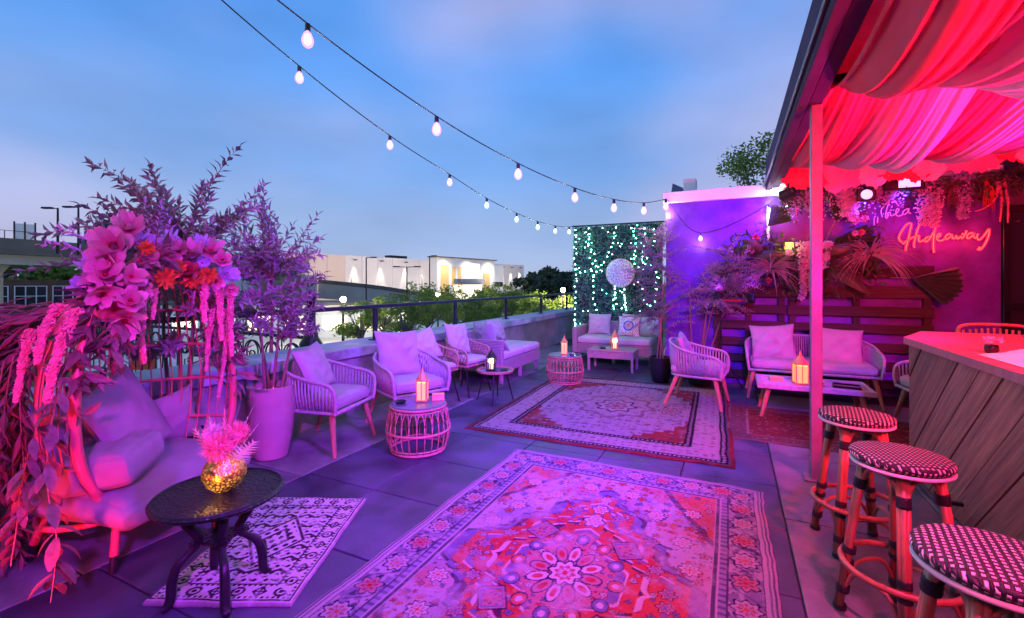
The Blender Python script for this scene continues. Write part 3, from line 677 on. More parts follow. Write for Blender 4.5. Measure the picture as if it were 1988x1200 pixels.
for a in (.136,.228,.324,.84,.90,.965):
    l=MB(); p=hl(a,.9,HT-1.2); l.cbox((FL*a,-.9,HT-1.1),(.8,.5,.3)); l.box(FL*a-.1,FL*a+.1,-.66,-.07,HT-1.15,HT-1.0); l.build('wall_light','dark_metal',hall)
    spot('lamp_light',(p[0],p[1],p[2]-.2),hl(a,.25,2),(1,.93,.80),5200,42,.7,.2)
for a in (.46,.58,.70): spot('lamp_light',hl(a,9,HT+1.5),hl(a,4,5),(1,.95,.86),6000,110,1.0,.5)
for a in (-.02,.2,.36,.86):
    p=hl(a,22,8); point('lamp_light',p,(1,.82,.68),11000,.6)
    tq=lamp_post(p[0],p[1],8.2,.01,'tall car park lamp in front of the pale hall',lit=False,group='car park lamps by the hall')

# ------------------------------------------------------------------ trees
def leaf_cloud(m,center,rad,n,size,rr,flat=.75,shell=.5,asp=.5):
    c=Vector(center)
    for _ in range(n):
        v=Vector((rr.gauss(0,1),rr.gauss(0,1),rr.gauss(0,1))).normalized()*(rr.random()**shell)
        p=c+Vector((v.x*rad,v.y*rad,v.z*rad*flat)); d=Vector((rr.gauss(0,1),rr.gauss(0,1),rr.gauss(0,.7))).normalized(); e=d.orthogonal().normalized()
        e=(e*math.cos(rr.random()*6)+d.cross(e)*math.sin(rr.random()*6)).normalized(); s=size*rr.uniform(.6,1.3)
        b=len(m.v); m.v+= [tuple(p-d*s),tuple(p+e*s*asp),tuple(p+d*s),tuple(p-e*s*asp)]; m.f.append((b,b+1,b+2,b+3))
def tree(x,y,z0,h,cr,label,group,seed,leafm='leaf_tree',n=1500,size=.22,trunk=.16,barkm='bark_grey',clumps=16):
    rr=random.Random(seed); t=thing('tree',label,'tree',(x,y,z0),group=group)
    tr=MB(); top=h*.42
    tr.tube([(0,0,0),(rr.uniform(-.1,.1),rr.uniform(-.1,.1),top*.5),(rr.uniform(-.15,.15),rr.uniform(-.15,.15),top),(0,0,h*.8)],[trunk,trunk*.8,trunk*.65,trunk*.15],7)
    cl=MB()
    for k in range(clumps):
        a=rr.uniform(0,6.28); q=rr.uniform(.25,.95); zz=h*rr.uniform(.42,.96); w=math.sin(PI*min(1,max(0,(zz/h-.34)/.70)))**.6
        p=(math.cos(a)*cr*q*w,math.sin(a)*cr*q*w,zz)
        tr.tube([(0,0,top*rr.uniform(.7,1.2)),(p[0]*.5,p[1]*.5,(top+zz)/2*.98),p],[trunk*.42,trunk*.25,trunk*.06],5)
        leaf_cloud(cl,p,cr*rr.uniform(.20,.36),n//clumps,size,rr,.62)
    tr.build('trunk',barkm,t,smooth=True); cl.build('crown',leafm,t); return t
TL={700:'small yellow green tree lit by the car park lamp near the iron fence',830:'tree standing in front of the left end of the bright entrance',945:'tree covering the right end of the bright entrance',1095:'tree beside the lamp next to the leafy green panel',870:'tree below the bright entrance of the pale hall'}
i=0
for (px,d,top,cr) in ((700,36,584,2.3),(745,42,572,2.4),(785,34,566,2.6),(830,38,545,2.7),(870,46,553,2.6),(905,33,572,2.2),(945,40,556,2.7),(985,36,562,2.5),(1025,45,560,2.8),(1065,34,590,2.2),(1095,48,572,3.0),(1010,70,552,3.6),(960,62,548,3.2)):
    x,y,_=at(px,550,d); h=1.5+(550-top)/886*d-GZ; i+=1
    tree(x,y,GZ,h*.97,cr,TL.get(px,'leafy yellow green street tree beyond the railing'),'street trees beyond the railing',100+i,n=2100,size=.095+d*.0011,clumps=24)
for (px,d,top,cr) in ((1045,150,532,8),(1070,160,524,8),(1092,150,528,8),(1030,140,545,7),(1115,155,530,8),(1075,125,548,7),(1105,120,545,7),(40,95,515,6),(95,90,520,6),(135,98,512,6),(20,100,520,6)):
    x,y,_=at(px,550,d); h=1.5+(550-top)/886*d-GZ; i+=1
    far='dark round tree on the horizon beside the pale hall' if px>900 else 'green tree seen in the gap under the bridge'
    tree(x,y,GZ,h,cr,far,'far trees on the horizon' if px>900 else 'trees under the bridge',100+i,'leaf_wood' if px>900 else 'leaf_tree',n=1300,size=.75,trunk=.4)
tree(1.10,14.6,0,5.55,1.75,'tree top rising behind the violet wall beside the canopy','',77,'leaf_tree',n=7000,size=.055,trunk=.10,clumps=40)
# roof unit above violet wall
t=thing('roof_vent','grey roof ventilation unit with sloping hood above the violet wall','vent',(-.86,9.2,2.82))
MB().bbox(.05,.27,-.15,.15,0,.62,.01).build('vent_box','white_band',t)
m=MB(); m.add([(-.22,-.15,0),(.04,-.15,0),(.04,.15,0),(-.22,.15,0),(-.14,-.15,.56),(.04,-.15,.46),(.04,.15,.46),(-.14,.15,.56)],[(0,3,2,1),(4,5,6,7),(0,1,5,4),(1,2,6,5),(2,3,7,6),(3,0,4,7)]); m.build('hood','office_blue',t)
MB().box(.28,.62,-.1,.1,0,.40).build('duct','dark_metal',t)

# ornate black iron fence on the neighbour's terrace
t=thing('iron_fence','ornate black wrought iron fence with scrolls and turned end post','fence',(-5.85,5.0,-.45))
MB().box(-7,.35,-.2,.2,-4.05,-.01).build('base_wall','brick_far',t)
MB().bbox(-7,-.12,-.025,.025,1.08,1.13,.005).build('top_rail','black_metal',t); MB().bbox(-7,-.12,-.02,.02,.12,.16,.005).build('bottom_rail','black_metal',t)
MB().lathe([(.13,0),(.13,.9),(.16,.95),(.17,1.02),(.11,1.12),(.09,1.25),(.07,1.3),(.065,1.7),(.08,1.72),(.08,1.76),(.055,1.78),(.055,1.83),(.001,1.84)],14).build('end_post','black_metal',t,smooth='auto')
br_=MB(); br_.tube([(.1,0,.95),(.22,0,1.0),(.34,0,.92),(.36,0,.80),(.28,0,.78)],.025); br_.build('bracket','black_metal',t)
for k in range(14):
    x0=-.42-k*.48; s_=MB()
    for sg in (-1,1):
        pts=[(x0+sg*(.22-.0*q)*math.cos(q)*(1-q/9),0,.78+.26*math.sin(q)*(1-q/9)) for q in [j*.35 for j in range(22)]]
        s_.tube(pts,.014,5)
    s_.tube([(x0+.24,0,.16),(x0+.24,0,1.08)],.012,5); s_.tube([(x0,0,1.08),(x0,0,1.17)],.02,6); s_.tube([(x0,0,.16),(x0,0,.55)],.012,5)
    s_.build('scroll_panel','black_metal',t,smooth=True)
# ================================================================== FURNITURE BUILDERS
def cr_path(pts,k=6):
    o=[]
    for i in range(len(pts)-1):
        p0=Vector(pts[max(i-1,0)]);p1=Vector(pts[i]);p2=Vector(pts[i+1]);p3=Vector(pts[min(i+2,len(pts)-1)])
        for j in range(k):
            u=j/k; o.append(.5*((2*p1)+(p2-p0)*u+(2*p0-5*p1+4*p2-p3)*u*u+(3*p1-p0-3*p2+p3)*u**3))
    o.append(Vector(pts[-1])); return o
def resample(path,n):
    L=[0]
    for i in range(1,len(path)): L.append(L[-1]+(path[i]-path[i-1]).length)
    o=[]; j=0
    for k in range(n):
        s=L[-1]*k/(n-1)
        while j<len(L)-2 and L[j+1]<s: j+=1
        t=(s-L[j])/max(1e-9,L[j+1]-L[j]); o.append(path[j].lerp(path[j+1],min(1,max(0,t))))
    return o
def rbox(w,d,h,r,puff=.012,n=9,c=(0,0,0),seed=0,wr=.003):
    m=MB(); idx={}; rr=random.Random(seed); ph=[rr.uniform(0,6) for _ in range(6)]
    def vid(p):
        k=tuple(round(q,4) for q in p)
        if k in idx: return idx[k]
        x,y,z=p[0]*w/2,p[1]*d/2,p[2]*h/2
        ix=max(-w/2+r,min(w/2-r,x)); iy=max(-d/2+r,min(d/2-r,y)); iz=max(-h/2+r,min(h/2-r,z))
        v=Vector((x-ix,y-iy,z-iz))
        if v.length>1e-9: v=v.normalized()*r
        q=Vector((ix,iy,iz))+v
        f=(1-p[0]**2)*(1-p[1]**2); q.z+= (1 if p[2]>0 else -1)*puff*f**.5*(abs(p[2]))
        q.z+=wr*(math.sin(9*p[0]+ph[0]+2*p[1])+math.sin(7*p[1]+ph[1]))*f
        g=(1-p[2]**2); q.x+= (1 if p[0]>0 else -1)*puff*.6*g*abs(p[0])**8; q.y+=(1 if p[1]>0 else -1)*puff*.6*g*abs(p[1])**8
        idx[k]=len(m.v); m.v.append((q.x+c[0],q.y+c[1],q.z+c[2])); return idx[k]
    # denser sampling near the rounded edges
    ts=[-1,-.985,-.95,-.86]+[-.7+1.4*i/(n-1) for i in range(n)]+[.86,.95,.985,1]
    for ax in range(3):
        for sg in (-1,1):
            for i in range(len(ts)-1):
                for j in range(len(ts)-1):
                    q=[]
                    for (a,b) in ((i,j),(i+1,j),(i+1,j+1),(i,j+1)):
                        p=[0,0,0]; p[ax]=sg; p[(ax+1)%3]=ts[a]; p[(ax+2)%3]=ts[b]; q.append(vid(p))
                    if sg<0: q.reverse()
                    m.f.append(tuple(q))
    return m
def piping(parent,w,d_,z,r=.02,c=(0,0),mt='cushion'):
    pts=[]
    for (sx_,sy_,a0) in ((1,1,0),(-1,1,90),(-1,-1,180),(1,-1,270)):
        for k in range(5):
            a=R(a0+90*k/4); pts.append((c[0]+sx_*(w/2-r)+r*math.cos(a),c[1]+sy_*(d_/2-r)+r*math.sin(a),z))
    return MB().tube(pts,.0055,6,closed=True).build('piping',mt,parent,smooth=True)
def pillow_mesh(w,h,t,seed=0,n=30,wr=.010,slump=0):
    m=MB(); rr=random.Random(seed); ph=[rr.uniform(0,6.3) for _ in range(8)]
    N=n+1; n=n
    for side in (1,-1):
        b=len(m.v)
        for j in range(N):
            for i in range(N):
                u=-1+2*i/n; v=-1+2*j/n
                y=u*w/2*(1-.09*(1-v*v)); z=v*h/2*(1-.09*(1-u*u))
                a=max(0,(1-u*u)*(1-v*v)); x=side*(t/2*a**.42 + .001)
                e=a**.5
                wv=wr*1.35*e*(math.sin(5*u+3*v+ph[0])*.6+math.sin(11*v-4*u*u+ph[1])*.4+math.sin(9*(u-v)+ph[2])*.4+(.5-abs(math.sin(4.3*u+2.6*v+ph[4])))*.7+(.5-abs(math.sin(3.1*v-5.2*u+ph[5])))*.5 + .6*math.sin(14*(v+.9)*(.4+.3*u)+ph[3])*max(0,-v))
                z-= slump*(1-u*u)*(v+1)/2*h*.5
                m.v.append((x+side*wv*.8,y,z))
        for j in range(n):
            for i in range(n):
                q=(b+j*N+i,b+j*N+i+1,b+(j+1)*N+i+1,b+(j+1)*N+i)
                m.f.append(q if side>0 else q[::-1])
    return m
def pillow(loc,rz,tilt,w,h,t,mt,label,seed=0,roll=0,slump=0,wr=.010,cat='pillow',group=None):
    o=pillow_mesh(w,h,t,seed,slump=slump,wr=wr).build('throw_pillow',mt,None,smooth=True)
    o.matrix_world=Matrix.Translation(loc)@Matrix.Rotation(rz,4,'Z')@Matrix.Rotation(-tilt,4,'Y')@Matrix.Rotation(roll,4,'X')
    setk(o,label,cat,group); return o

def rope_chair(label,w=.60,loc=(0,0,0),rz=0,group='rope armchairs',name='rope_armchair',N=58,cush=1):
    t=thing(name,label,'chair' if w<1 else 'sofa',loc,rz,group)
    hw=w/2; leg=.36
    half=[(.30,-hw,leg),(.315,-hw-.015,.47),(.30,-hw-.025,.575),(.23,-hw-.03,.625),(.05,-hw-.035,.655),(-.14,-hw-.02,.70),(-.26,-hw+.06,.745),(-.315,-hw+.18,.775),(-.325,0 if w<1 else -hw+.32,.785)]
    if w>=1: half.append((-.325,0,.785))
    top=cr_path(half,6); top=top+[Vector((p.x,-p.y,p.z)) for p in reversed(top[:-1])]
    MB().tube(top,.017,8).build('top_rail','rope',t,smooth=True)
    hb=[(.30,-hw,leg+.015),(.1,-hw+.0,leg+.015),(-.16,-hw+.02,leg+.015),(-.25,-hw+.08,leg+.015),(-.28,-hw+.18,leg+.015),(-.285,0,leg+.015)]
    base=cr_path(hb,6); base=base+[Vector((p.x,-p.y,p.z)) for p in reversed(base[:-1])]
    MB().tube(base+[Vector((.30,hw,leg+.015)),Vector((.30,-hw,leg+.015))],.017,8).build('seat_frame','rope',t,smooth=True)
    # skip the two upright posts when stringing the ropes
    tp=resample(top[5:-5],N); bd=resample(base,400); bp=[min(bd,key=lambda q:(q.x-p.x*.93)**2+(q.y-p.y)**2) for p in tp]; r_=MB()
    for a,b in zip(tp,bp):
        mid=(a+b)/2+Vector((0,0,0)); out=Vector((mid.x,mid.y,0)); out=out.normalized()*.012 if out.length>0 else out
        r_.tube([b,mid+out,a],.0092,5)
    r_.build('rope_weave','rope',t,smooth=True)
    for sx_ in (1,-1):
        for sy_ in (1,-1):
            tp_=(.235*sx_ if sx_>0 else -.20,sy_*(hw-.05),leg+.005); bt=((.31 if sx_>0 else -.34),sy_*(hw+.02),0)
            MB().tube([bt,tp_],[.017,.029],10).build('leg','leg_wood',t,smooth='auto')
    sc=rbox(.56,w-.05,.115,.045,c=(.01,0,leg+.085),seed=int(w*100)); sc=sc.build('seat_cushion','cushion',t,smooth=True); piping(sc,.555,w-.055,leg+.12,.05,(.01,0)); piping(sc,.555,w-.055,leg+.05,.05,(.01,0))
    return t
def rattan_chair(label,loc,rz):
    t=thing('rattan_chair',label,'chair',loc,rz)
    hw=.25
    half=[(.22,-hw,.42),(.23,-hw-.01,.55),(.18,-hw-.02,.61),(.0,-hw-.02,.65),(-.16,-hw+.05,.71),(-.24,-hw+.15,.755),(-.255,0,.77)]
    top=cr_path(half,6); top+= [Vector((p.x,-p.y,p.z)) for p in reversed(top[:-1])]
    MB().tube(top,.013,8).build('top_rail','rattan',t,smooth=True)
    hb=[(.22,-hw,.40),(-.1,-hw+.01,.40),(-.19,-hw+.07,.40),(-.22,0,.40)]
    base=cr_path(hb,8); base+=[Vector((p.x,-p.y,p.z)) for p in reversed(base[:-1])]
    MB().tube(base+[Vector((.22,hw,.40)),Vector((.22,-hw,.40))],.014,8).build('seat_frame','rattan',t,smooth=True)
    tp=resample(top[3:-3],30); bp=resample(base,30); r_=MB()
    for i,(a,b) in enumerate(zip(tp,bp)): r_.tube([a,b],.007,5)
    for f in (.33,.62):
        r_.tube([b.lerp(a,f) for a,b in zip(tp,bp)],.007,5)
    r_.build('open_weave','rattan',t,smooth=True)
    for sx_ in (1,-1):
        for sy_ in (1,-1):
            MB().tube([(sx_*.26,sy_*.25,0),(sx_*.17,sy_*.19,.40)],.011,8).build('leg','black_metal',t)
    rbox(.45,.46,.075,.035,c=(.01,0,.455),seed=5).build('seat_cushion','cushion_white',t,smooth=True)
    return t
def wicker_strips(m,x0,x1,y,z0,z1,step=.022,amp=.004):      # horizontal woven courses on a face (local y plane)
    z=z0
    k=0
    while z<z1-.004:
        n=max(4,int((x1-x0)/.03)); pts=[(x0+(x1-x0)*i/n,y+(amp if (i+k)%2 else -amp*.5),z+step/2) for i in range(n+1)]
        m.tube(pts,step*.46,4); z+=step; k+=1
def wicker_sofa(label,loc,rz,L=1.45,arms=(True,False)):
    t=thing('wicker_sofa',label,'sofa',loc,rz)          # faces +x, length along y
    hl=L/2
    b=MB().bbox(-.36,.34,-hl,hl,.17,.35,.012); 
    b.build('seat_base','wicker',t)
    w=MB(); w.M=Matrix.Rotation(R(90),4,'Z'); wicker_strips(w,-hl,hl,-.345,.172,.35); w.build('woven_front','wicker',t)
    MB().bbox(-.45,-.362,-hl,hl,.17,.74,.015).build('back_panel','wicker',t)
    for k,sg in ((0,-1),(1,1)):
        if arms[k]:
            y0,y1=(-hl-.09,-hl-.002) if sg<0 else (hl+.002,hl+.09)
            MB().bbox(-.45,.36,y0,y1,.17,.66,.015).build('arm_panel','wicker',t)
            w=MB(); wicker_strips(w,-.44,.35,(y0-.003) if sg<0 else (y1+.003),.18,.65); w.build('woven_side','wicker',t)
    for x in (-.40,.29):
        for y in (-hl+.03,0,hl-.03): MB().bbox(x-.025,x+.025,y-.025,y+.025,0,.168,.004).build('leg','wicker',t)
    for sg in (-1,1): rbox(.70,hl-.01,.125,.04,c=(.0,sg*hl/2,.415),seed=3+sg).build('seat_cushion','cushion_white',t,smooth=True)
    return t
def lantern(label,loc,rz=0,h=.30,w=.085,metal='brass',pw=1.2,pane='lantern_glow'):
    t=thing('lantern',label,'lantern',loc,rz); a=w/2
    MB().bbox(-a*1.2,a*1.2,-a*1.2,a*1.2,0,.02,.004).build('base',metal,t)
    for sx_ in (1,-1):
        for sy_ in (1,-1): MB().bbox(sx_*a-.006,sx_*a+.006,sy_*a-.006,sy_*a+.006,.02,h*.58,.001).build('corner_post',metal,t)
    for k in range(4):
        m=MB(); m.M=Matrix.Rotation(k*PI/2,4,'Z'); m.box(-a+.007,-.004,a-.002,a+.001,.024,h*.55); m.box(.004,a-.007,a-.002,a+.001,.024,h*.55); m.build('pane',pane,t)
        m=MB(); m.M=Matrix.Rotation(k*PI/2,4,'Z'); m.box(-.004,.004,a-.003,a+.003,.022,h*.58); m.build('mullion',metal,t)
    q=a*1.25
    MB().bbox(-q,q,-q,q,h*.58,h*.62,.003).build('cornice',metal,t)
    MB().lathe([(q*1.1,h*.621),(q*.95,h*.66),(q*.5,h*.78),(q*.22,h*.86),(q*.28,h*.88),(q*.12,h*.92),(.001,h)],8).build('roof',metal,t)
    MB().lathe([(a*.5,.021),(a*.5,h*.3),(.001,h*.31)],10).build('candle','candle',t,smooth='auto')
    if pw: point('lamp_light',(loc[0],loc[1],loc[2]+h*.4),(1,.58,.18),pw,.05)
    return t
def drum_table(label,loc,rows=26,squash=1):
    t=thing('rattan_drum_table',label,'table',loc,group='round rattan drum tables')
    H=.42
    def rad(z): return .232+.05*math.sin(PI*min(1,z/.36))**1.0 if z<.18 else .24+.042*math.cos((z-.18)/.24*PI/2)
    ring=lambda r,z,n=32:[(r*math.cos(2*PI*k/n),r*math.sin(2*PI*k/n),z) for k in range(n)]
    for z,rr in ((.014,.013),(.045,.007),(.19,.012),(.40,.012),(.375,.006)):
        MB().tube(ring(rad(z),z),rr,6,closed=True).build('hoop','rattan',t,smooth=True)
    b=MB()
    n=rows
    for k in range(n):
        a=2*PI*k/n
        b.tube([(rad(z)*math.cos(a),rad(z)*math.sin(a),z) for z in (.014,.10,.19,.30)],.006,5)
        # pointed arches at the top
        for sg in (1,-1):
            b.tube([(rad(z)*math.cos(a+sg*PI/n*q),rad(z)*math.sin(a+sg*PI/n*q),z) for z,q in ((.27,0),(.33,.18),(.36,.45),(.385,1.0))],.0055,5)
    b.build('ribs','rattan',t,smooth=True)
    MB().lathe([(.236,.402),(.246,.406),(.248,.416),(.240,.422),(.215,.4225),(.001,.4228)],32).build('glass_top','glass_top',t,smooth='auto')
    return t
def stool(label,loc,rz):
    t=thing('bar_stool',label,'stool',loc,rz,'rattan bar stools with woven seats'); q_=.88
    H=.76
    MB().lathe([(r_*q_,z_) for r_,z_ in [(.14,H-.042),(.192,H-.038),(.205,H-.026),(.206,H-.014),(.198,H-.005),(.17,H+.001),(.10,H+.003),(.001,H+.004)]],36).build('woven_seat','stool_weave',t,smooth=True)
    MB().tube([(.196*q_*math.cos(2*PI*k/36),.196*q_*math.sin(2*PI*k/36),H-.046) for k in range(36)],.008,7,closed=True).build('seat_rim','seat_cream',t,smooth=True)
    tops=[];bots=[]
    for k in range(4):
        a=PI/4+k*PI/2; c_,s_=math.cos(a),math.sin(a); tp=Vector((.122*c_,.122*s_,H-.05)); bt=Vector((.215*c_,.215*s_,0)); tops.append(tp);bots.append(bt)
        tan=Vector((-s_,c_,0))*.011
        lg=MB()
        for q in (-1,1): lg.tube([bt+tan*q+Vector((0,0,.004)),tp+tan*q],.0135,9)
        lg.tube([bt+Vector((c_,s_,0))*.012+Vector((0,0,.004)),tp+Vector((c_,s_,0))*.010],.0125,9)
        lo=lg.build('leg','rattan_pole',t,smooth=True)
        for z,w_ in ((.60,.045),(.285,.03),(.225,.02),(.10,.035),(.012,.02)):
            f0=(z-w_/2)/(H-.05); f1=(z+w_/2)/(H-.05)
            m=MB(); n_=5
            m.tube([bt.lerp(tp,f0+(f1-f0)*i/n_) for i in range(n_+1)],[.0275 if i%2 else .0255 for i in range(n_+1)],12); m.build('binding','black_binding',lo,smooth=True)
    def onleg(k,z): return bots[k%4].lerp(tops[k%4],z/(H-.05))
    rr=(onleg(0,.255).to_2d().length)+.028
    MB().tube([(rr*math.cos(2*PI*k/40),rr*math.sin(2*PI*k/40),.255) for k in range(40)],.0135,8,closed=True).build('foot_ring','rattan_pole',t,smooth=True)
    for k in range(4):
        a=onleg(k,.575);b=onleg(k+1,.575); mid=(a+b)/2; mid.z=.685
        MB().tube(cr_path([a,a.lerp(mid,.42)+Vector((0,0,.045)),mid,b.lerp(mid,.42)+Vector((0,0,.045)),b],5),.0105,7).build('arch_brace','rattan_pole',t,smooth=True)
        a=onleg(k,.08);b=onleg(k+1,.08); mid=(a+b)/2; mid.z=.215
        MB().tube(cr_path([a,a.lerp(mid,.42)+Vector((0,0,.055)),mid,b.lerp(mid,.42)+Vector((0,0,.055)),b],5),.0095,7).build('arch_brace','rattan_pole',t,smooth=True)
    return t
# woven seat: cream dots between dark strands
m=mat('stool_weave',(.016,.014,.02),rough=.45); n=m.node_tree.nodes; l=m.node_tree.links
tcn=n.new('ShaderNodeTexCoord'); mpn=n.new('ShaderNodeMapping'); mpn.inputs['Rotation'].default_value=(0,0,R(20)); l.new(tcn.outputs['Object'],mpn.inputs[0])
sp=n.new('ShaderNodeSeparateXYZ'); l.new(mpn.outputs[0],sp.inputs[0])
def mth(op,a,b=None,c=None):
    q=n.new('ShaderNodeMath'); q.operation=op
    for i,v in enumerate((a,b,c)):
        if v is None: continue
        if isinstance(v,(int,float)): q.inputs[i].default_value=v
        else: l.new(v,q.inputs[i])
    return q.outputs[0]
zz=mth('MULTIPLY',sp.outputs[2],1.0)
sxn=mth('SINE',mth('MULTIPLY',sp.outputs[0],2*PI/.0185)); syn=mth('SINE',mth('MULTIPLY',mth('SUBTRACT',sp.outputs[1],zz),2*PI/.0185))
pr=mth('MINIMUM',sxn,syn); msk=mth('GREATER_THAN',pr,.10)
mxn=n.new('ShaderNodeMix'); mxn.data_type='RGBA'; l.new(msk,mxn.inputs[0]); mxn.inputs[6].default_value=(.018,.016,.024,1); mxn.inputs[7].default_value=(.74,.68,.66,1)
l.new(mxn.outputs[2],n['Principled BSDF'].inputs['Base Color'])
bpn=n.new('ShaderNodeBump'); bpn.inputs['Distance'].default_value=.004; l.new(mth('ABSOLUTE',pr),bpn.inputs['Height']); l.new(bpn.outputs[0],n['Principled BSDF'].inputs['Normal'])

# ================================================================== PLACE FURNITURE
rope_chair('rope armchair beside the clay pot, first of the row along the parapet',loc=(-3.42,3.10,0),rz=R(12))
pillow((-3.55,3.08,.70),R(22),R(24),.50,.46,.16,'cushion','pale square pillow on the armchair beside the clay pot',1,roll=R(4))
rope_chair('rope armchair turned to the drum table with the golden lantern',loc=(-3.12,3.92,0),rz=R(-24))
pillow((-3.30,3.98,.73),R(-22),R(20),.52,.52,.15,'cushion','big pale pillow on the armchair turned to the drum table',2,roll=R(-3))
rattan_chair('open weave rattan chair with thin black legs next to the rope armchairs',(-3.42,4.74,0),R(-12))
pillow((-3.52,4.76,.70),R(-15),R(20),.42,.42,.13,'cushion_white','light pillow on the rattan chair next to the rope armchairs',3,roll=R(14))
rattan_chair('open weave rattan chair with thin black legs next to the wicker sofa',(-3.32,5.40,0),R(-6))
pillow((-3.44,5.40,.73),R(-8),R(18),.44,.44,.14,'cushion_white','light pillow on the rattan chair next to the wicker sofa',4,roll=R(-3))
wicker_sofa('wicker sofa with white cushions along the parapet',(-3.38,6.72,0),0,1.40,(True,False))
pillow((-3.42,6.15,.71),R(55),R(18),.62,.40,.20,'cushion','large violet lit cushion on the near end of the wicker sofa',5)
pillow((-3.60,6.85,.69),R(5),R(18),.60,.42,.17,'cushion','cushion against the back of the wicker sofa by the parapet',6)
pillow((-3.20,6.22,.58),R(60),R(35),.30,.26,.11,'pillow_pattern' if 'pillow_pattern' in MT else 'pillow_taupe','small patterned pillow on the wicker sofa',7)
rope_chair('rope armchair standing on the far rug with its back to the green panel',loc=(-.38,6.17,0),rz=R(-6))
pillow((-.52,6.15,.66),R(-2),R(24),.44,.42,.14,'cushion','small pale pillow on the armchair on the far rug',8,roll=R(8))
rope_chair('two seat rope loveseat in front of the dark pallets',1.38,(.90,7.02,0),R(-90),None,'rope_loveseat',112)
pillow((.50,7.09,.70),R(-94),R(20),.54,.50,.16,'cushion','rumpled pillow on the loveseat end beside the lamp stand',9,roll=R(5),wr=.016)
pillow((1.22,7.10,.69),R(-85),R(24),.58,.50,.16,'cushion','wide pillow on the loveseat end behind the lantern',10,roll=R(-5))
rope_chair('rope armchair half hidden behind the end of the bar',loc=(1.98,6.12,0),rz=R(188))
# bar-height chair behind the counter
t=thing('rattan_bar_chair','tall rattan backed chair behind the counter end','chair',(2.28,5.75,0),R(-90))
bk=cr_path([(-.2,-.27,.72),(-.22,-.27,1.0),(-.225,-.22,1.085),(-.23,0,1.10),(-.225,.22,1.085),(-.22,.27,1.0),(-.2,.27,.72)],6)
MB().tube(bk,.016,8).build('back_rail','rattan',t,smooth=True)
w=MB()
for k in range(24): w.tube([(-.21,-.25+.0217*k,.72),(-.225,-.25+.0217*k+.03*(1 if k%2 else -1)*(.5 if 1<k<22 else 0),1.07-.03*abs(k-11.5)/11.5)],.007,5)
for z in (.8,.9,1.0): w.tube([(-.21-.01,-.26,z),(-.22,.26,z)],.007,5)
w.build('woven_back','rattan',t)
rbox(.44,.50,.06,.028,c=(0,0,.70)).build('seat_cushion','cushion',t,smooth=True)
for sx_ in (-.19,.19):
    for sy_ in (-.22,.22): MB().tube([(sx_*1.15,sy_*1.15,0),(sx_,sy_,.67)],.014,8).build('leg','rattan',t)

drum_table('round rattan drum table with glass top beside the two rope armchairs',(-2.56,3.36,0))
drum_table('round rattan drum table on the far rug near the wicker sofa',(-2.28,6.58,0),30)
lantern('golden lantern with glowing panes on the drum table beside the rope armchairs',(-2.545,3.40,.4228),R(25),.32,.088,pw=2.0)
t=thing('menu_box','small tan wooden box beside the golden lantern on the drum table','box',(-2.44,3.50,.4228),R(35)); MB().bbox(-.055,.055,-.03,.03,0,.05,.003).build('box_body','box_orange',t); MB().bbox(-.057,.057,-.032,.032,.0505,.06,.003).build('lid','box_orange',t)
t=thing('ash_tray','dark glass dish on the drum table with the golden lantern','dish',(-2.68,3.26,.4228)); MB().lathe([(.04,.0),(.055,.02),(.05,.02),(.038,.006),(.001,.005)],16).build('bowl','black_gloss',t,smooth='auto')
lantern('small copper lantern on the drum table near the wicker sofa',(-2.28,6.56,.4228),R(20),.30,.085,pw=1.6)
t=thing('glass_dish','low glass dish beside the copper lantern','dish',(-2.14,6.50,.4228)); MB().lathe([(.03,0),(.05,.035),(.046,.035),(.028,.006),(.001,.005)],14).build('bowl','glass_top',t,smooth='auto')
# small round side table with splayed dark legs
t=thing('round_side_table','small round side table with pale rim and splayed black legs','table',(-2.72,5.16,0))
MB().lathe([(.20,.372),(.236,.375),(.24,.40),(.232,.405),(.224,.405),(.222,.388),(.001,.387)],30).build('tray_top','rattan',t,smooth='auto')
MB().lathe([(.21,.3885),(.001,.389)],28).build('glass_inset','glass_top',t)
for k in range(4):
    a=R(20+90*k); MB().tube([(.235*math.cos(a),.235*math.sin(a),0),(.14*math.cos(a),.14*math.sin(a),.372)],[.008,.012],8).build('leg','black_metal',t)
lantern('black lantern with a small candle on the round side table',(-2.76,5.13,.390),R(15),.29,.095,'black_metal',.8,'glass')
t=thing('tray','small black dish beside the black lantern','dish',(-2.62,5.22,.390)); MB().lathe([(.04,0),(.06,.014),(.055,.014),(.001,.005)],16).build('bowl','black_gloss',t)

# far wicker sofa + table in front of the green panel
wicker_sofa('wicker loveseat with white cushions in front of the leafy green panel',(-1.98,8.78,0),R(-90),1.38,(True,False))
pillow((-2.38,8.98,.69),R(-88),R(16),.46,.42,.14,'cushion_white','plain white pillow on the loveseat before the green panel',11)
pillow((-1.72,9.04,.69),R(-90),R(14),.46,.44,.14,'cushion_white','white pillow behind the mandala pillow before the green panel',12)
pillow((-1.40,8.96,.68),R(-96),R(16),.44,.42,.14,'cushion_white','white pillow beside the hanging branches on the far loveseat',13)
mandala=mat('mandala',(.6,.55,.52)); n=mandala.node_tree.nodes; l=mandala.node_tree.links
tcn=n.new('ShaderNodeTexCoord'); sp=n.new('ShaderNodeSeparateXYZ'); l.new(tcn.outputs['Object'],sp.inputs[0])
rad_=mth('SQRT',mth('ADD',mth('MULTIPLY',sp.outputs[1],sp.outputs[1]),mth('MULTIPLY',sp.outputs[2],sp.outputs[2])))
vor=n.new('ShaderNodeTexVoronoi'); vor.inputs['Scale'].default_value=42; l.new(tcn.outputs['Object'],vor.inputs['Vector'])
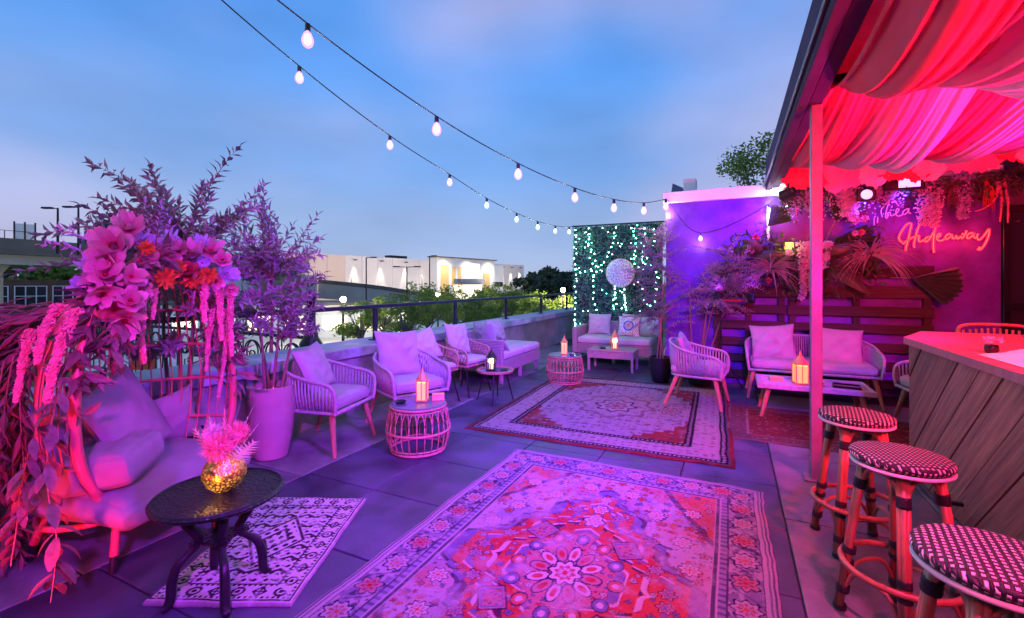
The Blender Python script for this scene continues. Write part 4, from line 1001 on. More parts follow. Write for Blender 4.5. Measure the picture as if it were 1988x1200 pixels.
rampn=n.new('ShaderNodeValToRGB'); l.new(mth('MULTIPLY',rad_,4.0),rampn.inputs[0]); rampn.color_ramp.interpolation='CONSTANT'
els=rampn.color_ramp.elements; els[0].position=0; els[0].color=(.55,.25,.15,1); els[1].position=.10; els[1].color=(.65,.55,.45,1)
for p_,c_ in ((.18,(.5,.2,.25,1)),(.24,(.6,.6,.62,1)),(.30,(.05,.07,.4,1)),(.40,(.74,.72,.70,1))): e=els.new(p_); e.color=c_
mxn=n.new('ShaderNodeMix'); mxn.data_type='RGBA'; l.new(mth('MULTIPLY',mth('GREATER_THAN',rad_,.115),mth('LESS_THAN',vor.outputs[0],.42)),mxn.inputs[0]); l.new(rampn.outputs[0],mxn.inputs[6])
hue=n.new('ShaderNodeMix'); hue.data_type='RGBA'; hue.inputs[0].default_value=.6; l.new(vor.outputs[1],hue.inputs[6]); hue.inputs[7].default_value=(.25,.12,.14,1); l.new(hue.outputs[2],mxn.inputs[7])
l.new(mxn.outputs[2],n['Principled BSDF'].inputs['Base Color']); n['Principled BSDF'].inputs['Roughness'].default_value=.85
pillow((-1.78,8.90,.67),R(-90),R(18),.42,.40,.13,'mandala','cream pillow printed with a blue ringed mandala',14)
t=thing('wicker_coffee_table','low wicker coffee table before the far loveseat','table',(-1.86,7.92,0))
MB().bbox(-.40,.40,-.24,.24,.33,.36,.006).build('table_top','wicker',t)
ap=MB()
for y in (-.235,.205): ap.box(-.39,.39,y,y+.03,.22,.329)
for x_ in (-.39,.36): ap.box(x_,x_+.03,-.204,.204,.22,.329)
ap.build('apron','wicker',t)
for x_ in (-.37,.37):
    for y in (-.21,.21): MB().bbox(x_-.02,x_+.02,y-.02,y+.02,0,.219,.003).build('leg','wicker',t)
lantern('amber hurricane lantern on the wicker coffee table',(-1.82,7.88,.36),R(10),.36,.10,'brass',1.6,'glass')
t=thing('dark_dish','dark dish on the wicker coffee table','dish',(-2.02,7.84,.36)); MB().lathe([(.05,0),(.07,.025),(.062,.025),(.001,.008)],14).build('bowl','black_gloss',t)

# coffee table in front of the loveseat
t=thing('slatted_coffee_table','low coffee table with woven top and splayed wooden legs before the loveseat','table',(.80,6.08,0))
fr=MB(); fr.bbox(-.54,.54,-.29,-.25,.33,.385,.006); fr.bbox(-.54,.54,.25,.29,.33,.385,.006); fr.bbox(-.54,-.50,-.249,.249,.33,.385,.006); fr.bbox(.50,.54,-.249,.249,.33,.385,.006); fr.build('frame','rope',t)
wv=MB()
for k in range(40): xx=-.49+.98*k/39; wv.tube([(xx,-.25,.352+.004*(k%2)),(xx,0,.352-.004*(k%2)),(xx,.25,.352+.004*(k%2))],.010,5)
for k in range(20): yy=-.24+.48*k/19; wv.tube([(-.5,yy,.356),(.5,yy,.356)],.008,5)
wv.build('woven_top','rope',t)
for sx_ in (1,-1):
    for sy_ in (1,-1): MB().tube([(sx_*.50,sy_*.24,0),(sx_*.42,sy_*.19,.34)],[.018,.028],10).build('leg','leg_wood',t,smooth='auto')
t=thing('menu_box','orange lit small box on the coffee table before the loveseat','box',(.47,6.12,.365),R(5)); MB().bbox(-.07,.07,-.035,.035,0,.035,.003).build('box_body','box_orange',t); MB().bbox(-.072,.072,-.037,.037,.0355,.045,.003).build('lid','box_orange',t)
lantern('tall golden lantern on the coffee table half behind the pale post',(.70,6.05,.365),R(12),.38,.12,pw=2.4)
t=thing('cone_candle','small copper tiered candle holder on the coffee table','candle holder',(.88,6.0,.365)); MB().lathe([(.05,0),(.055,.012),(.025,.02),(.045,.035),(.05,.045),(.02,.055),(.035,.07),(.02,.085),(.001,.10)],10).build('holder','brass',t)
t=thing('tray','black tray on the coffee table before the loveseat','tray',(1.13,6.06,.365),R(-8)); MB().bbox(-.13,.13,-.10,.10,0,.016,.005).build('tray_base','black_gloss',t)
tr_=MB(); tr_.tube([(-.12,-.09,.02),(.12,-.09,.02),(.12,.09,.02),(-.12,.09,.02)],.007,6,closed=True); tr_.build('rim','black_gloss',t)

# bar stools
stool('woven top bar stool standing beside the pale canopy post',(.64,3.20,0),R(12))
stool('woven top bar stool between the two other stools along the bar',(.66,2.52,0),R(35))
stool('woven top bar stool at the corner of the big rug end of the bar',(.65,1.69,0),R(10))
# napkins and glass on the counter
m=MB(); N=17
for i in range(N):
    for j in range(N):
        u=-1+2*i/(N-1); v=-1+2*j/(N-1); hh=.07*max(0,1-abs(u))**.6*max(0,1-abs(v))**.5+.012*math.sin(9*u+4*v)*(1-abs(u))+.004
        m.v.append((u*.17,v*.24,max(.003,hh)))
for i in range(N-1):
    for j in range(N-1): m.f.append((i*N+j,(i+1)*N+j,(i+1)*N+j+1,i*N+j+1))
o=m.build('folded_cloth','napkin',None,smooth=True,loc=(1.46,3.34,1.082),label='crumpled white cloth lying on the bar counter',cat='cloth')
t=thing('flower_jar','small jar of dried blossoms at the cloth on the bar counter','jar',(1.40,3.70,1.082))
MB().lathe([(.025,0),(.035,.02),(.03,.05),(.026,.05),(.022,.006),(.001,.006)],12).build('jar','black_gloss',t,smooth='auto')
fl=MB()
for k in range(40):
    c_=Vector((rnd.gauss(0,.02),rnd.gauss(0,.02),.06+rnd.random()*.03)); d=Vector((rnd.gauss(0,1),rnd.gauss(0,1),rnd.random())).normalized(); e_=d.orthogonal().normalized()*.008
    fl.add([c_,c_+d*.012+e_,c_+d*.024,c_+d*.012-e_],[(0,1,2,3)])
fl.build('blossoms','wisteria',t)

# ------------------------------------------------------------------ ornate black side table + vase
t=thing('cast_iron_table','black cast iron side table with round pierced top and curved legs','table',(-2.24,1.38,0),R(20))
m=mat('iron_filigree',(.010,.010,.012),rough=.32,metal=.3,spec=.6); n=m.node_tree.nodes; l=m.node_tree.links
tcn=n.new('ShaderNodeTexCoord'); vor=n.new('ShaderNodeTexVoronoi'); vor.feature='SMOOTH_F1'; vor.inputs['Scale'].default_value=70; l.new(tcn.outputs['Object'],vor.inputs['Vector'])
mgn=n.new('ShaderNodeTexNoise'); mgn.inputs['Scale'].default_value=60; l.new(tcn.outputs['Object'],mgn.inputs['Vector'])
bpn=n.new('ShaderNodeBump'); bpn.inputs['Strength'].default_value=1; bpn.inputs['Distance'].default_value=.008; l.new(mth('ADD',vor.outputs[0],mgn.outputs[1]),bpn.inputs['Height']); l.new(bpn.outputs[0],n['Principled BSDF'].inputs['Normal'])
MB().lathe([(.20,.462),(.268,.465),(.280,.474),(.282,.484),(.272,.492),(.258,.490),(.001,.490)],48).build('table_top','iron_filigree',t,smooth='auto')
MB().tube([(.268*math.cos(2*PI*k/48),.268*math.sin(2*PI*k/48),.491) for k in range(48)],.006,6,closed=True).build('rim','black_metal',t,smooth=True)
for k in range(4):
    a=PI/4+k*PI/2; c_,s_=math.cos(a),math.sin(a)
    prof=[(.12,.465),(.145,.43),(.13,.37),(.09,.31),(.085,.27),(.12,.235),(.165,.19),(.185,.12),(.19,.05),(.205,.02),(.225,.014)]
    lg=MB().tube(cr_path([(r*c_,r*s_,z) for r,z in prof],4),[.016+.006*abs(math.sin(i*.16)) for i in range(41)],8); lg.build('leg','black_metal',t,smooth=True)
pl=[]
for k in range(4):
    a=PI/4+k*PI/2
    pl.append((.125*math.cos(a-.12),.125*math.sin(a-.12))); pl.append((.125*math.cos(a+.12),.125*math.sin(a+.12))); b_=a+PI/4; pl.append((.072*math.cos(b_),.072*math.sin(b_)))
MB().prism(pl,.268,.282).build('lower_shelf','iron_filigree',t)
vl=mat('vase_gold',(.70,.40,.10),rough=.3,metal=1); n=vl.node_tree.nodes; l=vl.node_tree.links
tcn=n.new('ShaderNodeTexCoord'); vor=n.new('ShaderNodeTexVoronoi'); vor.feature='DISTANCE_TO_EDGE'; vor.inputs['Scale'].default_value=60; l.new(tcn.outputs['Object'],vor.inputs['Vector'])
msk=mth('GREATER_THAN',vor.outputs[0],.16); em=mth('MULTIPLY',msk,1.1); l.new(em,n['Principled BSDF'].inputs['Emission Strength']); n['Principled BSDF'].inputs['Emission Color'].default_value=(1,.38,.05,1)
vor2=n.new('ShaderNodeTexNoise'); vor2.inputs['Scale'].default_value=9; l.new(tcn.outputs['Object'],vor2.inputs['Vector']); l.new(mth('MULTIPLY',em,mth('POWER',mth('MULTIPLY',vor2.outputs[0],1.7),3)),n['Principled BSDF'].inputs['Emission Strength'])
bpn=n.new('ShaderNodeBump'); bpn.inputs['Distance'].default_value=.004; l.new(vor.outputs[0],bpn.inputs['Height']); l.new(bpn.outputs[0],n['Principled BSDF'].inputs['Normal'])
v=thing('gold_vase','round pierced gold vase glowing amber on the black side table','vase',(-2.235,1.40,.491))
MB().lathe([(.035,0),(.045,.004),(.075,.03),(.095,.07),(.096,.10),(.08,.14),(.055,.163),(.05,.172),(.054,.178),(.046,.178),(.042,.168),(.001,.16)],28).build('vase_body','vase_gold',v,smooth=True)
point('lamp_light',(-2.15,1.28,.56),(1,.45,.08),.5,.02)
bq=thing('dried_bouquet','pink dried thistles and feathery leaves in the gold vase','flowers',(-2.235,1.40,.64))
def thistle(c,r,mtl,sd):
    m=MB(); rr=random.Random(sd); c=Vector(c)
    for _ in range(420):
        d=Vector((rr.gauss(0,1),rr.gauss(0,1),rr.gauss(.25,1))).normalized(); e=d.orthogonal().normalized(); e=(e*math.cos(rr.random()*6)+d.cross(e)*math.sin(rr.random()*6))*r*.09
        m.add([c+d*r*.25-e,c+d*r*.25+e,c+d*r*rr.uniform(.85,1.15)],[(0,1,2)])
    m.ball(c,r*.55,1,8,5); m.tube([c,(0,0,-.1)],.004,5); return m.build('thistle_head',mtl,bq)
thistle((.028,-.045,.075),.078,'thistle',1); thistle((.055,.03,.125),.062,'thistle',2); thistle((-.055,-.02,.12),.055,'pampas',3)
def feather(base,tip,w,mtl,sd):
    rr=random.Random(sd); m=MB(); b=Vector(base); t_=Vector(tip); ax=(t_-b); L=ax.length; a=ax.normalized(); n_=a.orthogonal().normalized(); s_=a.cross(n_)
    m.tube([b,t_],[.003,.001],5)
    for k in range(9):
        f=.25+.72*k/9; ww=w*math.sin(PI*min(1,.2+f*.8))**.8
        for sg in (1,-1):
            p=b+ax*f; q=p+s_*sg*ww+a*L*.16+n_*rr.uniform(-.1,.1)*ww; r1=p+a*L*.09
            m.add([p,q,r1],[(0,1,2)])
    return m.build('feathery_leaf',mtl,bq)
feather((0,0,-.05),(.15,.07,.17),.07,'pampas',1); feather((0,0,-.05),(.07,.10,.24),.065,'pampas',2); feather((0,0,-.05),(-.12,-.07,.15),.07,'thistle',3); feather((0,0,-.05),(.17,.04,.10),.06,'pampas',4); feather((0,0,-.05),(-.09,-.02,.20),.065,'thistle',7); feather((0,0,-.05),(-.03,.02,.24),.05,'thistle',5); feather((0,0,-.05),(.0,.08,.27),.04,'leaf_olive',6)
# ================================================================== RUGS (woven pattern computed per knot, stored as colour attribute)
def vnoise(x,y,seed):
    rs=np.random.RandomState(seed); T=rs.rand(256,256)
    xi=np.floor(x).astype(int); yi=np.floor(y).astype(int); fx=x-xi; fy=y-yi; fx=fx*fx*(3-2*fx); fy=fy*fy*(3-2*fy)
    g=lambda a,b:T[a%256,b%256]
    return (g(xi,yi)*(1-fx)+g(xi+1,yi)*fx)*(1-fy)+(g(xi,yi+1)*(1-fx)+g(xi+1,yi+1)*fx)*fy
def fbm(x,y,f,seed,o=4):
    s=0;a=.5;t=0
    for k in range(o): s=s+a*vnoise(x*f*2**k+17*k,y*f*2**k+9*k,seed+k); t+=a; a*=.55
    return s/t
def put(c,mask,col,a=1.0):
    mk=(np.clip(mask,0,1)*a)[...,None]; c[:]=c*(1-mk)+np.array(col)*mk
def band(d,a,b): return ((d>=a)&(d<b)).astype(float)
PALE=(.60,.52,.58); CRM=(.78,.70,.68); REDC=(.62,.035,.04); COR=(.70,.14,.09); NAVY=(.03,.025,.10); BLUE=(.20,.21,.42); GOLD=(.52,.34,.17); DK=(.07,.05,.09); ROSE=(.60,.28,.32)
def rosette(c,x,y,R_,outline=NAVY,fill=PALE,core=REDC,lobes=8,am=.14):
    r=np.hypot(x,y); th=np.arctan2(y,x); q=r/(R_*(1+am*np.cos(lobes*th)))
    put(c,(q<1.12),outline); put(c,(q<.96),fill); put(c,(q<.66),core,.8); put(c,(q<.50),fill,.8); put(c,((q<.55)&(np.cos(lobes*th)>.5)&(q>.25)),outline,.6); put(c,(q<.22),core)
def scatter(c,x,y,cell,mask,seed,cols,dens=.75,size=.36):
    rs=np.random.RandomState(seed); J=rs.rand(64,64,6)
    ci=np.floor(x/cell).astype(int)%64; cj=np.floor(y/cell).astype(int)%64; jt=J[ci,cj]
    lx=x/cell-np.floor(x/cell)-.5-(jt[...,0]-.5)*.35; ly=y/cell-np.floor(y/cell)-.5-(jt[...,1]-.5)*.35
    a=jt[...,2]*6.28; ux=lx*np.cos(a)+ly*np.sin(a); uy=-lx*np.sin(a)+ly*np.cos(a)
    th=np.arctan2(uy,ux*.8); r=np.hypot(ux*(.8+jt[...,3]),uy); q=r/(size*(.55+.6*jt[...,4])*(1+.25*np.cos(5*th)))
    on=(jt[...,5]<dens)&(mask>0)
    for k,(col,out) in enumerate(cols):
        sel=on&((jt[...,3]*len(cols)).astype(int)==k); put(c,sel&(q<1.0),out,.75); put(c,sel&(q<.72),col,.85); put(c,sel&(q<.3),out,.6)
def knots(c,x,y,seed,a=.10):
    rs=np.random.RandomState(seed); nz_=rs.rand(*x.shape); c*= (1-a+2*a*nz_)[...,None]
def paint_big(x,y,w,h):
    c=np.empty(x.shape+(3,)); c[:]=PALE
    X=x;Y=y; hw,hh=w/2,h/2; d=np.minimum(hw-np.abs(X),hh-np.abs(Y))
    n1=fbm(X,Y,5,3); n2=fbm(X,Y,16,11); wob=(n2-.5)*.10
    fx,fy=hw-.31,hh-.31
    # field with soft blotches and scattered flowers
    put(c,np.clip((n1-.42)*5,0,1),ROSE,.55); put(c,np.clip((fbm(X,Y,4,31)-.50)*6,0,1),BLUE,.55); put(c,np.clip((fbm(X,Y,6,41)-.55)*7,0,1),COR,.5)
    scatter(c,X,Y,.085,d>.3,5,[(COR,NAVY),(CRM,BLUE),(BLUE,NAVY),(ROSE,REDC),(GOLD,REDC)],.85); scatter(c,X+.03,Y+.02,.046,d>.3,55,[(REDC,NAVY),(CRM,NAVY),(BLUE,NAVY),(COR,REDC)],.55,.34)
    # corner spandrels
    sp_=(np.abs(X)/fx+np.abs(Y)/fy); put(c,(sp_+wob*.6>1.52)&(d>.3),COR,.75); scatter(c,X,Y,.075,(sp_>1.5)&(d>.3),6,[(PALE,NAVY),(BLUE,NAVY),(GOLD,REDC)],.8); put(c,np.abs(sp_+wob*.6-1.52)<.035,NAVY,.7)
    # medallion: stepped lozenge with lobes
    ax=np.abs(X);ay=np.abs(Y); st=.075
    q=np.floor(ax/st*1.0)*st*.55+ax*.45; s=q/.66+ay/.98+.05*np.cos(ay*22)*(ax>.1)
    ins=(s<1.0)&(d>.3); put(c,ins,REDC,.92); put(c,ins,COR,np.clip((n1-.35)*3,0,1)*.8) if False else put(c,ins*np.clip((n1-.40)*4,0,1),COR,.85)
    put(c,(np.abs(s-1.0)<.035)&(d>.3),BLUE,.9); put(c,(np.abs(s-1.045)<.014)&(d>.3),NAVY,.8); put(c,(np.abs(s-.955)<.012),NAVY,.8)
    scatter(c,X,Y,.052,ins,9,[(PALE,NAVY),(BLUE,NAVY),(ROSE,NAVY),(GOLD,REDC)],.7,.40)
    th=np.arctan2(Y,X); r=np.hypot(X,Y*.80)
    for lv,cl in ((.80,BLUE),(.62,NAVY),(.44,BLUE)): put(c,(np.abs(s-lv)<.016)&ins,cl,.85); put(c,(np.abs(s-lv-.03)<.010)&ins,CRM,.8)
    put(c,(s<.42),ROSE,.75); scatter(c,X,Y,.05,s<.42,19,[(CRM,NAVY),(BLUE,NAVY),(REDC,NAVY)],.85,.40)
    for kx,ky in ((.25,.33),(-.25,.33),(.25,-.33),(-.25,-.33)):      # four tilted tiles
        lx=(X-kx);ly=(Y-ky); a=.5*np.sign(kx*ky); u=lx*np.cos(a)+ly*np.sin(a); v=-lx*np.sin(a)+ly*np.cos(a); q4=np.maximum(np.abs(u)/.070,np.abs(v)/.085)
        put(c,q4<1.0,NAVY,.8); put(c,q4<.88,ROSE,.9); put(c,(q4<.78)&(q4>.68),BLUE); scatter(c,X,Y,.032,q4<.66,14,[(COR,NAVY),(BLUE,NAVY)],.9)
    for kk in range(12):                                              # small petals round the centre
        a=kk*PI/6; u=X*np.cos(a)+Y*.8*np.sin(a); v=-X*np.sin(a)+Y*.8*np.cos(a); e=((u-.135)/.058)**2+(v/.030)**2
        put(c,e<1.2,NAVY,.9); put(c,e<.85,CRM if kk%2 else ROSE,.95); put(c,e<.25,REDC,.9)
        e=((u-.262)/.04)**2+(v/.036)**2; put(c,e<1.2,NAVY,.85); put(c,e<.8,BLUE if kk%2 else COR,.9); put(c,e<.2,CRM,.9)
    rosette(c,X,Y*.85,.075,NAVY,CRM,REDC,8,.16)
    for sy in (-1,1):
        for q_,rr_ in ((.56,.055),(.72,.045),(.86,.035)): rosette(c,X,(Y-sy*q_)*.85,rr_,NAVY,CRM,COR,6,.2)
        for sx_ in (-1,1):
            for (a_,b_) in ((.42,.22),(.14,.66),(.36,.48),(.50,.05)): rosette(c,X-sx_*a_,Y-sy*b_,.035,NAVY,ROSE,BLUE,6,.2)
            for (a_,b_) in ((.52,.55),(.34,.80),(.55,.92),(.15,1.02),(.58,.30)): rosette(c,X-sx_*a_,Y-sy*b_,.048,NAVY,CRM,COR,8,.2)
    # distressing on field
    wear=np.clip((fbm(X,Y,9,51)-.50)*4,0,1)*(d>.3); put(c,wear,PALE,.55)
    # borders
    b0=band(d,0,.30); put(c,b0,PALE)
    put(c,band(d,.012,.022),NAVY,.8); put(c,band(d,.034,.042),NAVY,.6); put(c,band(d,.06,.068),NAVY,.9); 
    mb=band(d,.068,.222); put(c,mb,(.30,.25,.38)); put(c,mb*np.clip((fbm(X,Y,28,61)-.44)*8,0,1),PALE,.85); put(c,mb*np.clip((fbm(X,Y,30,66)-.56)*9,0,1),NAVY,.85)
    side=(hw-np.abs(X))<(hh-np.abs(Y)); along=np.where(side,Y,X); across=d-.145
    per=.205; la=(along/per-np.floor(along/per)-.5)*per; odd=np.floor(along/per)%2
    cc=c.copy(); rosette(cc,la,across,.060,NAVY,PALE,COR,8,.16); cc2=c.copy(); rosette(cc2,la,across,.056,NAVY,ROSE,REDC,6,.22)
    rm_=(mb>0)&(np.hypot(la,across)<.078); c[rm_&(odd==0)]=cc[rm_&(odd==0)]; c[rm_&(odd!=0)]=cc2[rm_&(odd!=0)]
    vine=np.abs(across-.055*np.sin(along*2*PI/per*1.0))<.008; put(c,vine*mb*(np.hypot(la,across)>.07),NAVY,.6)
    put(c,band(d,.222,.232),NAVY,.9); put(c,band(d,.232,.268),(.36,.33,.50)); put(c,band(d,.232,.268)*(np.abs((along*22)%1-.5)<.2),NAVY,.6); put(c,band(d,.268,.276),PALE); put(c,band(d,.276,.296),NAVY,.85); put(c,band(d,.296,.304),PALE)
    put(c,np.clip((fbm(X,Y,13,71)-.56)*5,0,1),PALE,.30); knots(c,X,Y,1,.12); return c
def paint_mid(x,y,w,h):
    c=np.empty(x.shape+(3,)); c[:]=(.50,.45,.50); X=x;Y=y; hw,hh=w/2,h/2; d=np.minimum(hw-np.abs(X),hh-np.abs(Y)); side=(hw-np.abs(X))<(hh-np.abs(Y)); along=np.where(side,Y,X)
    scatter(c,X,Y,.10,d>.4,15,[((.40,.36,.48),DK),((.70,.64,.64),(.16,.08,.10)),((.42,.12,.09),DK)],.85,.36); scatter(c,X+.04,Y,.06,d>.4,85,[((.66,.60,.62),(.14,.08,.12)),((.34,.10,.08),DK),((.5,.46,.56),(.1,.08,.14))],.6,.34)
    put(c,np.clip((fbm(X*1,Y*2.2,5,23)-.5)*5,0,1),(.50,.45,.48),.6)
    fx,fy=hw-.42,hh-.42; sx_=np.floor(np.abs(X)/.09)*.09; sy_=np.floor(np.abs(Y)/.09)*.09
    corner=((sx_/fx)**1.6+(sy_/fy)**1.6>1.08)&(d>.42); put(c,corner,(.34,.05,.03),.95); scatter(c,X,Y,.085,corner,16,[((.55,.45,.42),DK),((.2,.08,.1),DK)],.7)
    r=np.hypot(X*1.05,Y*.9); th=np.arctan2(Y,X); q=r/(.42*(1+.10*np.cos(8*th))); put(c,np.abs(q-1)<.06,(.24,.12,.14),.7); rosette(c,X,Y*.85,.20,DK,(.55,.5,.55),(.38,.14,.14),8,.15)
    for kx in (-.62,.62): rosette(c,X-kx,Y*.8,.10,DK,(.52,.46,.5),(.38,.12,.1),6,.2)
    put(c,np.clip((fbm(X,Y,7,81)-.5)*4,0,1)*(d>.42),(.44,.38,.40),.4)
    put(c,band(d,0,.42),(.50,.44,.42)); put(c,band(d,0,.035),(.30,.05,.035)); put(c,band(d,.035,.05),DK,.8); put(c,band(d,.05,.085),(.40,.36,.36)); 
    gb=band(d,.05,.115); put(c,gb,(.03,.018,.03)); put(c,gb*((((along*26)%1)-.5)**2+((d-.082)*26)**2<.12),(.55,.48,.46))
    cb=band(d,.13,.345); put(c,cb,(.56,.50,.48)); scatter(c,along,d,.072,cb,18,[((.42,.34,.36),(.25,.16,.18)),((.50,.30,.26),DK),((.46,.42,.46),(.3,.2,.22))],.9,.33)
    put(c,band(d,.118,.126),DK); put(c,band(d,.345,.352),DK)
    g2=band(d,.355,.415); put(c,g2,(.03,.015,.03)); put(c,g2*((((along*24)%1)-.5)**2+((d-.385)*24)**2<.10),(.48,.40,.40)); put(c,band(d,.415,.423),(.5,.45,.45))
    put(c,np.clip((fbm(X,Y,12,91)-.55)*5,0,1),(.54,.49,.52),.12); knots(c,X,Y,2,.13); return c
def paint_red(x,y,w,h):
    c=np.empty(x.shape+(3,)); c[:]=(.26,.06,.05); X=x;Y=y; d=np.minimum(w/2-np.abs(X),h/2-np.abs(Y))
    scatter(c,X,Y,.07,d>.2,25,[((.42,.30,.26),(.12,.03,.04)),((.16,.04,.06),DK)],.8,.33); put(c,band(d,.03,.2),(.22,.12,.12)); scatter(c,X,Y,.06,band(d,.05,.19),26,[((.45,.34,.30),DK)],.9,.3); put(c,band(d,.19,.205),(.4,.3,.27)); put(c,band(d,0,.03),(.3,.2,.18))
    put(c,np.clip((fbm(X,Y,14,95)-.5)*5,0,1),(.34,.10,.09),.5); knots(c,X,Y,3,.2); return c
def paint_small(x,y,w,h):
    A_=(.62,.58,.58); B_=(.045,.035,.05); c=np.empty(x.shape+(3,)); c[:]=A_; X=x;Y=y; hw,hh=w/2,h/2; d=np.minimum(hw-np.abs(X),hh-np.abs(Y)); side=(hw-np.abs(X))<(hh-np.abs(Y)); along=np.where(side,Y,X)
    ii=d>.135
    k=(np.abs(((X*18)%1)-.5)+np.abs(((Y*18)%1)-.5)); put(c,ii&(k<.28),B_); zig=np.abs(((Y*9+.55*np.abs(((X*9)%1)-.5))%1)-.5); put(c,ii&(zig<.10),B_); put(c,ii&(np.abs(zig-.3)<.05)&(np.sin(X*120)>0),B_,.9)
    ce=(np.abs(X)/.17+np.abs(Y)/.26); cs=np.floor(ce*7)/7; put(c,ii&(ce<1),A_); put(c,ii&(np.abs(ce-.92)<.06),B_); put(c,ii&(ce<.8)&((np.sin(X*95)*np.sin(Y*80)>.25)),B_); put(c,ii&(np.abs(ce-.42)<.06),B_)
    bd=band(d,.025,.125); per=.105; la=(along/per-np.floor(along/per)-.5)*per; ac=d-.075; odd=np.floor(along/per)%2
    oc=np.maximum(np.maximum(np.abs(la),np.abs(ac)),(np.abs(la)+np.abs(ac))*.72)
    put(c,bd*((oc<.034)&(odd==0)),B_); put(c,bd*((oc<.021)&(odd==0)),A_); put(c,bd*((oc<.012)&(odd==0)),B_)
    st_=np.abs(la)+np.abs(ac); put(c,bd*((st_<.040)&(odd==1)),B_); put(c,bd*((st_<.024)&(odd==1)&(np.abs(la)>.005)&(np.abs(ac)>.005)),A_)
    tri=(np.abs(ac)>.036)&(((along/per*4)%1)<.5); put(c,bd*tri,B_)
    put(c,band(d,.125,.131),B_); put(c,band(d,.012,.020),B_); put(c,band(d,0,.006),B_,.5)
    put(c,np.clip((fbm(X,Y,20,99)-.55)*5,0,1),A_,.5); knots(c,X,Y,4,.12); return c
def rug(label,cx,cy,w,h,rz,res,paint,th=.010,wave=.004,z0=.0,tone=.56,nm='rug'):
    nx=int(w/res);ny=int(h/res); u=np.linspace(-w/2,w/2,nx+1); v=np.linspace(-h/2,h/2,ny+1); X,Y=np.meshgrid(u,v)
    col=paint(X,Y,w,h); edge=np.minimum(w/2-np.abs(X),h/2-np.abs(Y))
    gx=X+ (fbm(Y,X*0,3,7)-.5)*.045*(np.abs(X)/(w/2))**4*np.sign(X); gy=Y+(fbm(X,Y*0,3,8)-.5)*.03*(np.abs(Y)/(h/2))**4*np.sign(Y)
    Z=z0+th+wave*(fbm(X,Y,2.2,9)-.5)*2+.006*np.clip(1-edge/.10,0,1)*np.clip((fbm(X,Y,4,19)-.52)*6,0,1)-th*.6*np.clip(1-edge/.012,0,1)
    co=np.stack([gx,gy,Z],-1).reshape(-1,3); n0=len(co)
    ring=[(0,i) for i in range(nx)]+[(j,nx) for j in range(ny)]+[(ny,i) for i in range(nx,0,-1)]+[(j,0) for j in range(ny,0,-1)]
    rid=np.array([j*(nx+1)+i for j,i in ring]); low=co[rid].copy(); low[:,2]=z0+.0005
    allv=np.vstack([co,low]); a=np.arange(ny)[:,None]*(nx+1)+np.arange(nx)[None,:]
    q=np.stack([a,a+1,a+nx+2,a+nx+1],-1).reshape(-1,4); m_=len(rid); k=np.arange(m_); k2=(k+1)%m_
    sd=np.stack([rid[k],n0+k,n0+k2,rid[k2]],-1); F=np.vstack([q,sd]).astype(np.int32)
    me=bpy.data.meshes.new(nm); me.vertices.add(len(allv)); me.vertices.foreach_set('co',allv.astype(np.float32).ravel())
    me.loops.add(F.size); me.loops.foreach_set('vertex_index',F.ravel()); me.polygons.add(len(F)); me.polygons.foreach_set('loop_start',np.arange(0,F.size,4,dtype=np.int32))
    me.polygons.foreach_set('use_smooth',np.ones(len(F),dtype=bool)); me.update(calc_edges=True)
    at_=me.color_attributes.new('weave','FLOAT_COLOR','POINT'); cc=np.ones((len(allv),4),np.float32); cc[:n0,:3]=np.clip(col.reshape(-1,3)*tone,0,1); cc[n0:,:3]=cc[rid,:3]*.6; at_.data.foreach_set('color',cc.ravel())
    o=bpy.data.objects.new(nm,me); C.objects.link(o); o.location=(cx,cy,0); o.rotation_euler=(0,0,rz); me.materials.append(MT['rug_pile']); setk(o,label,'rug'); return o
m=mat('rug_pile',(.5,.5,.5),rough=.92,bump=.8,bscale=420,spec=.05); an=m.node_tree.nodes.new('ShaderNodeVertexColor'); an.layer_name='weave'; m.node_tree.links.new(an.outputs[0],m.node_tree.nodes['Principled BSDF'].inputs['Base Color'])
rug('large pale and red medallion rug with flowered border','' or -.775,2.24,1.97,3.0,0,.005,paint_big,th=.009)
rug('faded blue grey rug with stepped brick red corners under the far chairs',-1.27,5.56,2.52,3.0,R(1.5),.009,paint_mid,th=.010,tone=.5)
rug('dull red rug in front of the loveseat',.93,5.58,1.95,1.38,R(-1),.012,paint_red,th=.008)
rug('small cream and black geometric mat under the black table',-2.37,1.785,.70,1.04,R(25),.0048,paint_small,th=.022,wave=.002,tone=.8,nm='mat')
# ================================================================== EGG CHAIR
EC=Vector((-3.015,1.545,0)); EA=R(16.6)
egg=thing('egg_chair','big open cage egg chair tinted red as if lit with flowers on its hoop','chair',tuple(EC),EA)
EW=.50; ED=.60; ZB=.25; ZT=1.66
def er(z):      # half width factor at height z
    u=(z-ZB)/(ZT-ZB)
    if u>.40: t=min(1,(u-.40)/.60); return max(.02,1-t*t)**.58
    t=(.40-u)/.40; return max(.02,1-.86*t**2.4)**.5
def esurf(phi,z): r=er(z); return Vector((-ED*math.cos(phi)*min(1,r+.06)**1.0,EW*math.sin(phi)*r,z))
zs=[ZB+(ZT-ZB)*k/30 for k in range(31)]
hoop=[Vector((.03-.10*((z-.25)/1.4)**2,-EW*er(z),z)) for z in zs]+[Vector((.03-.10*((z-.25)/1.4)**2,EW*er(z),z)) for z in reversed(zs)]
MB().tube(resample(cr_path(hoop,2),80),.024,10,closed=True).build('front_hoop','egg_frame' if 'egg_frame' in MT else mat('egg_frame',(.42,.06,.08),(.50,.09,.11),scale=6,rough=.45,spec=.5),egg,smooth=True)  # frame colour carries the red light falling on it
b=MB()
